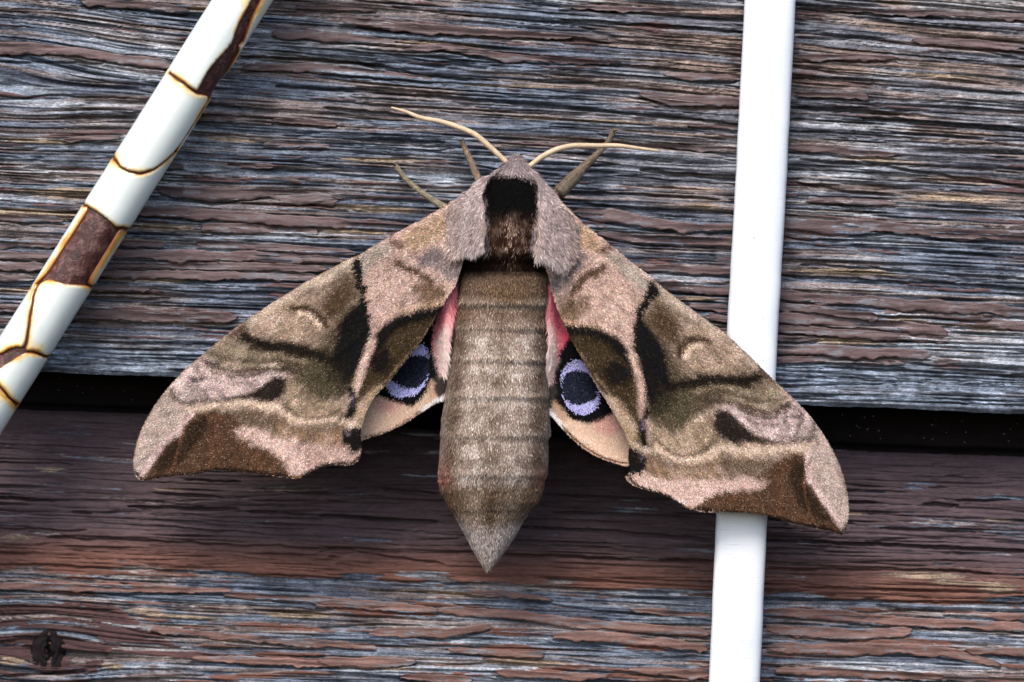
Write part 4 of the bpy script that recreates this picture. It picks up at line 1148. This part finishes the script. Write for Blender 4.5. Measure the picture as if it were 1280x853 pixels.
HR_layers = [
    ('p', [(690, 500), (700, 506), (713, 523), (737, 530), (755, 524), (768, 516), (785, 530), (800, 560), (790, 590), (750, 580), (700, 545), (686, 512)], A(226, 192, 168), 2.5),
    ('p', [(742, 528), (768, 518), (778, 534), (765, 545), (745, 540)], A(222, 160, 150), 6, .7),
    ('p', [(690, 495), (701, 507), (710, 522), (702, 528), (690, 514)], A(186, 150, 124), 3, .7),
    ('p', [(678, 474), (692, 478), (696, 490), (690, 500), (690, 514), (670, 508), (670, 495)], A(62, 55, 52), 4),
    ('p', [(684, 350), (692, 372), (705, 396), (714, 420), (708, 426), (700, 440), (696, 455), (688, 480), (677, 478), (683, 450), (684, 420), (680, 400)], A(236, 120, 136), 2.5),
    ('p', [(698, 405), (716, 420), (706, 428)], A(214, 60, 96), 5, .8),
    ('p', [(684, 395), (694, 420), (697, 450), (688, 480), (676, 478), (683, 450)], A(234, 210, 202), 7),
    ('l', [(671, 506), (677, 512), (686, 513), (691, 518), (697, 527), (705, 536)], A(238, 234, 232), (2.8, 1.4)),
    ('l', [(705, 536), (716, 547), (733, 561), (753, 572), (772, 578)], A(64, 44, 38), (1.5, 1.5), .8),
]
EYE_R = dict(ring=[(719, 451), (710, 455), (703, 464), (701.5, 475), (702.5, 487), (705, 500), (710, 510), (719, 517), (729, 519), (740, 516), (747, 508), (750, 496), (747, 484), (741.5, 472.5), (735, 460), (728, 453)],
             pup=[(718, 466), (709, 470), (705, 478), (705, 488), (708, 498), (715, 504), (724, 505), (733, 502), (741, 500), (746, 496), (745, 487), (741, 477), (734, 469), (726, 466)])
def paint_eye(e, x, y):
    """colour of eyespot scales; alpha inside ring"""
    r = sdf(e['ring'], x, y); p = sdf(e['pup'], x, y)
    c = np.tile(A(180, 178, 236), (len(x), 1)); c[(rng.random(len(x)) < .22)] = A(206, 206, 246)
    pin = p < 2.3
    c[pin] = A(26, 29, 41)
    k = pin & (rng.random(len(x)) < .16)
    c[k] = A(54, 60, 84)
    return c, r
def hindwing(L):
    poly = catmull(HW_L if L else HW_R, True, 3)
    f = h_hw_L if L else h_hw_R
    lay = HL_layers if L else HR_layers
    e = EYE_L if L else EYE_R
    w = sheet('hindwing', poly, 2.6, f, 1.5, m_memb, moth, lambda x, y: paint(x, y, BLK, lay) * .7)
    x, y, s = rand_in(poly, 1.9, .2)
    jx, jy = x + rng.normal(0, 1.1, len(x)), y + rng.normal(0, 1.1, len(x))
    rj = np.hypot(x - (575 if L else 684), y - 350) + 1
    jx = jx + (x - (575 if L else 684)) / rj * 2.0; jy = jy + (y - 350) / rj * 2.0
    col = paint(jx, jy, BLK, lay)
    col = np.clip(col * speckle(len(x), .16, .02), .003, .85)
    bx, by = (575, 350) if L else (684, 350)
    dr = unit(np.stack([x - bx, y - by, x * 0], 1)) + np.stack([rng.normal(0, .2, len(x)), rng.normal(0, .2, len(x)), x * 0], 1)
    N = surf_n(f, x, y)
    P = np.stack([x, y, f(x, y) + .3], 1)
    er = sdf(e['ring'], x, y)
    k = er > -1.0
    Ls = rng.uniform(2.5, 4.5, len(x)); wd = rng.uniform(.9, 1.5, len(x))
    Nt = unit(N + rng.normal(0, .12, N.shape))
    scales('wing_scales', P[k], dr[k], Nt[k], Ls[k], wd[k], col[k], m_scale, w, lift=.12)
    ec, er2 = paint_eye(e, jx, jy)
    k = (sdf(e['ring'], jx, jy) < 0)
    ec = np.clip(ec * speckle(len(x), .15, .02), .003, .9)
    P2 = P.copy(); P2[:, 2] += .5
    eo = scales('eyespot', P2[k], dr[k], Nt[k], Ls[k] * .62, wd[k] * .85, ec[k], m_scale, w, lift=.12)
    eo['kind'] = 'thing'
    eo['label'] = 'blue ringed eyespot with dark slate centre'
    # hair fringe along the body side of the pink lobe
    ln = [(570, 356), (571, 372), (566, 397), (562, 420), (560, 443), (559, 466)] if L else [(688, 365), (684, 385), (684, 400), (686.5, 425), (684, 450), (679, 475)]
    Pn, t = resample(ln, .35)
    n = len(Pn)
    sx = 1 if L else -1
    x = Pn[:, 0] - sx * rng.uniform(0, 9, n); y = Pn[:, 1] + rng.uniform(-3, 3, n)
    pr = poly_d(poly, x, y)[1]
    x, y = x[pr], y[pr]; n = len(x)
    g = smooth(375, 450, y)[:, None]
    c = (A(236, 140, 150) * (1 - g) + A(238, 216, 208) * g) * speckle(n, .14, .02)
    dr = np.stack([sx * rng.uniform(.15, .55, n), np.full(n, 1.0), rng.uniform(-.1, .15, n)], 1)
    blades('fringe', np.stack([x, y, f(x, y) + 1.5], 1), dr, np.tile([0., 0, 1], (n, 1)), rng.uniform(8, 15, n), rng.uniform(.6, 1.1, n), np.clip(c, 0, .85), m_fur, w)
    # short fringe on the outer margin
    ln = [(557, 498), (543, 502.5), (530, 511.5), (517, 520), (497, 532), (473.5, 542), (453, 546)] if L else [(671, 506), (684, 513), (697, 526), (716, 547), (733, 561), (753, 572), (772.5, 578), (784, 579)]
    Pn, t = resample(ln, .3); n = len(Pn)
    T = unit(np.gradient(Pn, axis=0)); ox = -T[:, 1] if L else -T[:, 1]; oy = T[:, 0]
    sg = np.sign(oy); ox, oy = ox * sg, oy * sg
    wh = t < (34 if L else 40)
    c = np.where(wh[:, None], A(240, 236, 234), A(150, 112, 86)) * speckle(n, .3, .02)
    dk = (~wh) & (rng.random(n) < .35); c[dk] = A(50, 34, 28)
    blades('margin_fringe', np.stack([Pn[:, 0] - ox, Pn[:, 1] - oy, f(Pn[:, 0], Pn[:, 1]) + .6], 1), np.stack([ox + rng.normal(0, .25, n), oy, 0 * ox], 1), np.tile([0., 0, 1], (n, 1)),
           rng.uniform(2.0, 4.2, n), rng.uniform(.7, 1.2, n), np.clip(c, 0, .85), m_fur, w)
    return w
hindwing(True); hindwing(False)

# ---- body
def abd_col(x, y):
    n = len(x)
    seg = [384, 413, 452, 499, 549, 597, 640]
    mid = np.interp(y, [340, 500, 600, 712], [632, 621, 615, 610])
    wv_ = np.interp(y, [340, 500, 600, 640, 712], [58, 64, 66, 50, 2])
    q = np.abs(x - mid) / (wv_ + 1)
    c1 = A(158, 139, 126); c2 = A(222, 202, 188); c3 = A(88, 70, 54)
    f = fbm(x / 9, y / 9, 400, 3)
    a = (smooth(.2, .8, f) * smooth(1.0, .35, q))[:, None]
    c = c1 * (1 - a) + c2 * a
    # dorsal line of soft brown spots
    for i in range(len(seg) - 1):
        ym = (seg[i] + seg[i + 1]) / 2 + 2; hh_ = (seg[i + 1] - seg[i]) * .38
        g = np.exp(-((x - mid) / 12) ** 2 - ((y - ym) / hh_) ** 2)[:, None] * .62
        c = c * (1 - g) + c3 * g
        g = np.exp(-((q - .80) / .16) ** 2 - ((y - ym + 4) / (hh_ * 1.3)) ** 2)[:, None] * .85
        c = c * (1 - g) + c3 * .9 * g
        # pale hem and dark joint
        dyy = y - (seg[i + 1] + 2.5 * (vn(x / 12, x * 0 + i, 401) - .5))
        if i < 5:
            g = (np.exp(-((dyy + 6) / 5) ** 2))[:, None] * .35; c = c * (1 - g) + A(206, 184, 164) * g
            g = (np.exp(-((dyy - 1) / 1.8) ** 2))[:, None] * .6 * smooth(.35, .6, vn(x / 9, x * 0 + i, 402))[:, None]; c = c * (1 - g) + A(70, 50, 40) * g
    sd_ = smooth(.90, .99, q)[:, None] * .35
    c = c * (1 - sd_) + A(150, 136, 126) * sd_
    # upper abdomen brown and collar
    y0_ = y; y = y - 6 * np.exp(-((x - 640) / 26) ** 2) * smooth(350, 372, y)
    g = smooth(430, 385, y)[:, None] * .75; c = c * (1 - g) + A(118, 94, 76) * g
    g = (smooth(388, 380, y))[:, None]; c = c * (1 - g) + A(104, 85, 70) * g
    g = (smooth(345, 362, y) * smooth(376, 366, y) * np.exp(-((x - 636) / 30) ** 2))[:, None] * .6; c = c * (1 - g) + A(112, 88, 62) * g
    g = (smooth(366, 376, y) * smooth(386, 380, y))[:, None] * .65 ; c = c * (1 - g) + A(176, 156, 138) * g
    g = np.exp(-((y - 388) / 3.0) ** 2)[:, None] * .5; c = c * (1 - g) + A(90, 66, 48) * g
    y = y0_
    # russet flanks and last segment
    for (ax, ay, rx, ry) in ((555, 600, 12, 24), (679, 604, 11, 20), (563, 630, 8, 14), (668, 630, 8, 12)):
        g = np.exp(-((x - ax) / rx) ** 2 - ((y - ay) / ry) ** 2)[:, None] * .85; c = c * (1 - g) + A(142, 92, 78) * g
    g = (smooth(600, 612, y) * smooth(668, 652, y + 5 * (f - .5)))[:, None] * .75; c = c * (1 - g) + (A(124, 103, 82) * (.7 + .6 * f[:, None])) * g
    g = (np.exp(-((x - 615) / 10) ** 2) * smooth(605, 625, y) * smooth(672, 655, y))[:, None] * .6; c = c * (1 - g) + A(78, 60, 40) * g
    g = smooth(654, 674, y + .35 * np.abs(x - 613) + 14 * (f - .5))[:, None]; c = c * (1 - g) + A(196, 180, 172) * g
    g = smooth(692, 706, y)[:, None] * .5; c = c * (1 - g) + A(128, 112, 100) * g
    # sides lower white lines
    return c
def thorax_col(x, y):
    f = fbm(x / 8, y / 10, 410, 3)
    grey = A(164, 148, 148)
    c = np.tile(grey, (len(x), 1)) * (.85 + .3 * f[:, None])
    dk = smooth(2.5, -2.5, sdf([(614, 222), (624, 218), (640, 219), (656, 221), (669, 227), (671, 250), (668, 275), (664, 300), (664, 345), (610, 345), (612, 300), (611, 278), (608, 258), (608, 236)], x, y) + 5 * (f - .5))[:, None]
    g = smooth(255, 300, y)[:, None]
    inner = A(4, 2, 2) * (1 - g) + A(50, 29, 20) * g
    tuft = (np.exp(-((x - 640) / 14) ** 2) * smooth(258, 285, y) * smooth(345, 325, y) * (.35 + f))[:, None] * .8
    st = smooth(.45, .7, vn(x / 2.2, y / 12, 412))[:, None]
    inner = inner * (1 - tuft) + (A(60, 38, 28) * (1 - st) + A(206, 176, 156) * st) * tuft
    sp = (smooth(.70, .8, vn(x / 3, y / 3, 411)) * g[:, 0])[:, None] * .4
    inner = inner * (1 - sp) + A(120, 96, 80) * sp
    c = c * (1 - dk) + inner * dk
    bl = smooth(312, 322, y)[:, None] * (1 - tuft * .8); c = c * (1 - bl) + A(24, 13, 9) * bl
    return c
def body_col(x, y):
    ct, ca = thorax_col(x, y), abd_col(x, y)
    t = smooth(336, 346, y + 3 * (vn(x / 6, y / 6, 420) - .5))[:, None]
    return ct * (1 - t) + ca * t
ys = np.arange(194, 712.5, 2.0); na = 64
YY, AA2 = np.meshgrid(ys, np.arange(na) / na * 2 * np.pi, indexing='ij')
Bp = body_pt(YY, AA2)
nv = len(ys) * na
i = np.arange((len(ys) - 1) * na); r = i // na; c = i % na
fb = np.stack([r * na + c, r * na + (c + 1) % na, (r + 1) * na + (c + 1) % na, (r + 1) * na + c], 1)
Bv = np.concatenate([Bp.reshape(-1, 3), [[645.5, 192, 54]], [[610.5, 714, 35]]])
k = np.arange(na)
caps = np.concatenate([np.stack([np.full(na, nv), (k + 1) % na, k], 1), np.stack([np.full(na, nv + 1), nv - na + k, nv - na + (k + 1) % na], 1)])
body = mesh_obj('body', W(Bv), [fb, caps], m_skin, moth, col=body_col(Bv[:, 0], Bv[:, 1]) * .6)

def fur_on_body(name, y0, y1, n, L0, L1, lift, spread, wd=(.6, 1.1), sig=.25):
    y = rng.uniform(y0, y1, n); a = rng.uniform(-.35, math.pi + .35, n)
    xl, xr, t, b_ = bt(y)
    keep = rng.random(n) < np.clip((xr - xl) / 130, .12, 1); y, a = y[keep], a[keep]; n = len(y)
    P = body_pt(y, a); N, T = body_nrm(y, a)
    B = np.cross(N, T)
    dr = T + N * rng.uniform(lift * .4, lift * 1.3, n)[:, None] + B * rng.normal(0, spread, n)[:, None]
    jx = P[:, 0] + rng.normal(0, 1.5, n); jy = P[:, 1] + rng.normal(0, 1.5, n)
    col = body_col(jx, jy) * speckle(n, sig, .05) * (1 + rng.normal(0, .04, (n, 3)))
    Ls = rng.uniform(L0, L1, n) * np.where(y < 215, .7, 1)
    # long hems at every ring
    hem = np.zeros(n, bool)
    for s in (378, 411, 450, 497, 547, 595): hem |= np.abs(y - s) < 2
    Ls = Ls * np.where(hem, 1.15, 1)
    Nb = unit(N + rng.normal(0, .2, N.shape))
    return blades(name, P - N * .5, dr, Nb, Ls, rng.uniform(*wd, n), np.clip(col * .75, .002, .8), m_fur, body, tipcol=np.clip(col * 1.15, .003, .85))
fur_on_body('abdomen_fur', 342, 712, 95000, 3, 6.5, .35, .3, (.45, .8), .5)
fur_on_body('thorax_fur', 193, 342, 42000, 4, 9, .5, .35, (.5, .9), .5)

# tegulae: the grey shoulder tufts
TEG_L = [(634, 203), (622, 212), (601, 224), (587, 236), (566, 253), (557, 270), (556, 292), (560, 312), (567, 322), (576, 317), (590, 315), (601, 313), (606, 302), (607, 284), (604, 258), (604, 237), (612, 220)]
TEG_R = [(656, 203), (671, 217), (685, 233), (699, 252), (713, 267), (722, 283), (720, 305), (714, 328), (703, 340), (695, 330), (684, 324), (674, 321), (667, 314), (671, 295), (673, 275), (674, 250), (674, 231), (666, 218)]
def h_teg(x, y):
    dx = np.abs(x - 641 - np.where(x > 641, 2, 0))
    h = 120 - 34 * (np.clip(dx - 22, 0, None) / 62) ** 1.7 - .9 * np.clip(22 - dx, 0, 22) * .6
    h = h - 42 * np.clip((262 - y) / 62, 0, 1) ** 1.5
    h = h - 1 * smooth(60, 84, dx)
    return h
for pl in (TEG_L, TEG_R):
    Lf = pl is TEG_L
    poly = catmull(pl, True, 4)
    poly[:, 0] += 3.0 * (vn(poly[:, 0] / 9, poly[:, 1] / 9, 434) - .5); poly[:, 1] += 4.0 * (vn(poly[:, 0] / 6, poly[:, 1] / 9, 435) - .5)
    def cf(x, y): return np.tile(A(150, 134, 134), (len(x), 1)) * .6
    tg = sheet('shoulder_tuft', poly, 3.0, h_teg, 5.0, m_skin, moth, cf)
    x, y, s = rand_in(poly, 3.2, .3)
    n = len(x)
    bx, by = (635, 195) if Lf else (655, 195)
    dr = unit(np.stack([(x - bx) * .75, y - by, x * 0], 1))
    # at the hem the hairs hang straight back
    t = smooth(270, 330, y)[:, None]
    dr = unit(dr * (1 - t) + np.array([[-.12 if Lf else .12, 1, 0]]) * t)
    ang = rng.normal(0, .25, n) + 1.5 * (fbm(x / 7, y / 12, 432, 2) - .5)
    dr = np.stack([dr[:, 0] * np.cos(ang) - dr[:, 1] * np.sin(ang), dr[:, 0] * np.sin(ang) + dr[:, 1] * np.cos(ang), rng.uniform(-.05, .3, n)], 1)
    N = surf_n(h_teg, x, y)
    clump = fbm(x / 5, y / 14, 430, 3)
    c = A(178, 160, 156) * (.7 + .6 * clump[:, None])
    inn = smooth(10, 0, np.abs(x - (611 if Lf else 668)))[:, None] * smooth(230, 290, y)[:, None] * .55
    c = c * (1 - inn) + A(160, 122, 96) * inn
    hem = smooth(-12, 0, s)[:, None] * smooth(290, 315, y)[:, None] * .5
    c = c * (1 - hem) + A(196, 184, 182) * hem
    bl = smooth(300, 330, y)[:, None] * (smooth(575, 560, x) if Lf else smooth(700, 715, x))[:, None] * .4
    c = c * (1 - bl) + A(120, 114, 122) * bl
    ou = smooth(-24, 0, s)[:, None] * (smooth(590, 562, x) if Lf else smooth(690, 716, x))[:, None] * .8
    c = c * (1 - ou) + A(182, 158, 146) * ou
    c = c * speckle(n, .4, .06)
    P = np.stack([x, y, h_teg(x, y)], 1)
    blades('tuft_hair', P, dr, unit(N + rng.normal(0, .25, N.shape)), rng.uniform(3.2, 6.5, n) * (1 + .9 * t[:, 0]) * (.7 + .7 * vn(x / 5, y / 8, 433)), rng.uniform(.5, .95, n), np.clip(c * .75, 0, .8), m_fur, tg, tipcol=np.clip(c * 1.15, 0, .85))

# ---- antennae
ac = A(206, 182, 150)
def antcol(V):
    return np.tile(ac, (len(V), 1)) * (.85 + .3 * vn(V[:, 0] / 5, V[:, 1] / 5, 440))[:, None]
tube('antenna', [(634, 204, 70), (631, 201, 72), (614, 185.5, 70), (596, 170, 66), (577.6, 161, 62), (550, 152, 57), (526, 147.4, 52), (507.4, 140, 48), (489, 134.6, 45)],
     [2.8, 3.3, 3.6, 3.6, 3.5, 3.2, 2.9, 2.3, 1.2], m_ant, moth, step=.8, ring=.10, ringp=3.0, colf=antcol)
tube('antenna', [(660, 209, 70), (664.5, 206, 72), (678, 196, 70), (696.5, 187, 66), (718, 182.5, 62), (745, 182.5, 57), (773, 182.5, 52), (797, 185.5, 47), (823, 188.6, 43)],
     [2.8, 3.3, 3.6, 3.6, 3.5, 3.2, 2.9, 2.3, 1.2], m_ant, moth, step=.8, ring=.10, ringp=3.0, colf=antcol)

# ---- legs
def leg(pts, rad, c, fz):
    def cf(V): return np.tile(c, (len(V), 1)) * (.6 + .8 * fbm(V[:, 0] / 6, V[:, 1] / 6, 450, 3))[:, None]
    o = tube('leg', pts, rad, m_skin, moth, step=1.5, seg=14, colf=cf)
    P = catmull(pts, False, 6); R = np.interp(np.linspace(0, 1, len(P)), np.linspace(0, 1, len(rad)), rad)
    P4, t = resample(np.column_stack([P, R]), .12)
    n = len(P4); T = unit(np.gradient(P4[:, :3], axis=0)); s = unit(np.cross(T, [0, 0, 1.])); u = np.cross(s, T)
    a = rng.uniform(-.3, math.pi + .3, n)
    Nn = np.cos(a)[:, None] * s - np.sin(a)[:, None] * u * np.sign(u[:, 2:3]) * -1
    Pp = P4[:, :3] + Nn * P4[:, 3:4] * .95
    cc = c * speckle(n, .35, .08)
    blades('leg_hair', Pp, -T + Nn * .25 * fz, Nn, rng.uniform(2.5, 6, n) * fz, rng.uniform(.5, .9, n), np.clip(cc, 0, .8), m_fur, o)
    # claws
    e = P4[0, :3]; d = -T[0]
    for sg in (-1, 1):
        q = np.array([-d[1], d[0], 0]) * sg
        tube('claw', [e, e + d * 3 + q * 1.5, e + d * 4.5 + q * 3 - [0, 0, 2]], [1.0, .8, .25], m_skin, o, step=.6, seg=6, col=A(40, 30, 24))
leg([(495, 208, 6), (507, 224, 7), (526, 240, 13), (547, 254, 24), (562, 262, 40)], [2.8, 3.4, 3.2, 4.0, 4.6], A(140, 130, 110), .9)
leg([(578, 178, 6), (582, 188, 7), (589, 203, 16), (597, 222, 36), (602, 232, 50)], [2.8, 3.3, 4.0, 4.6, 5], A(128, 110, 94), .9)
leg([(766, 166, 6), (760, 178, 7), (748, 192, 10), (731, 208, 16), (716, 224, 26), (698, 242, 42)], [2.4, 2.8, 3.2, 5.0, 8.0, 9.0], A(124, 110, 94), 1.2)

for o in bpy.data.objects:
    if '_org' in o: del o['_org']
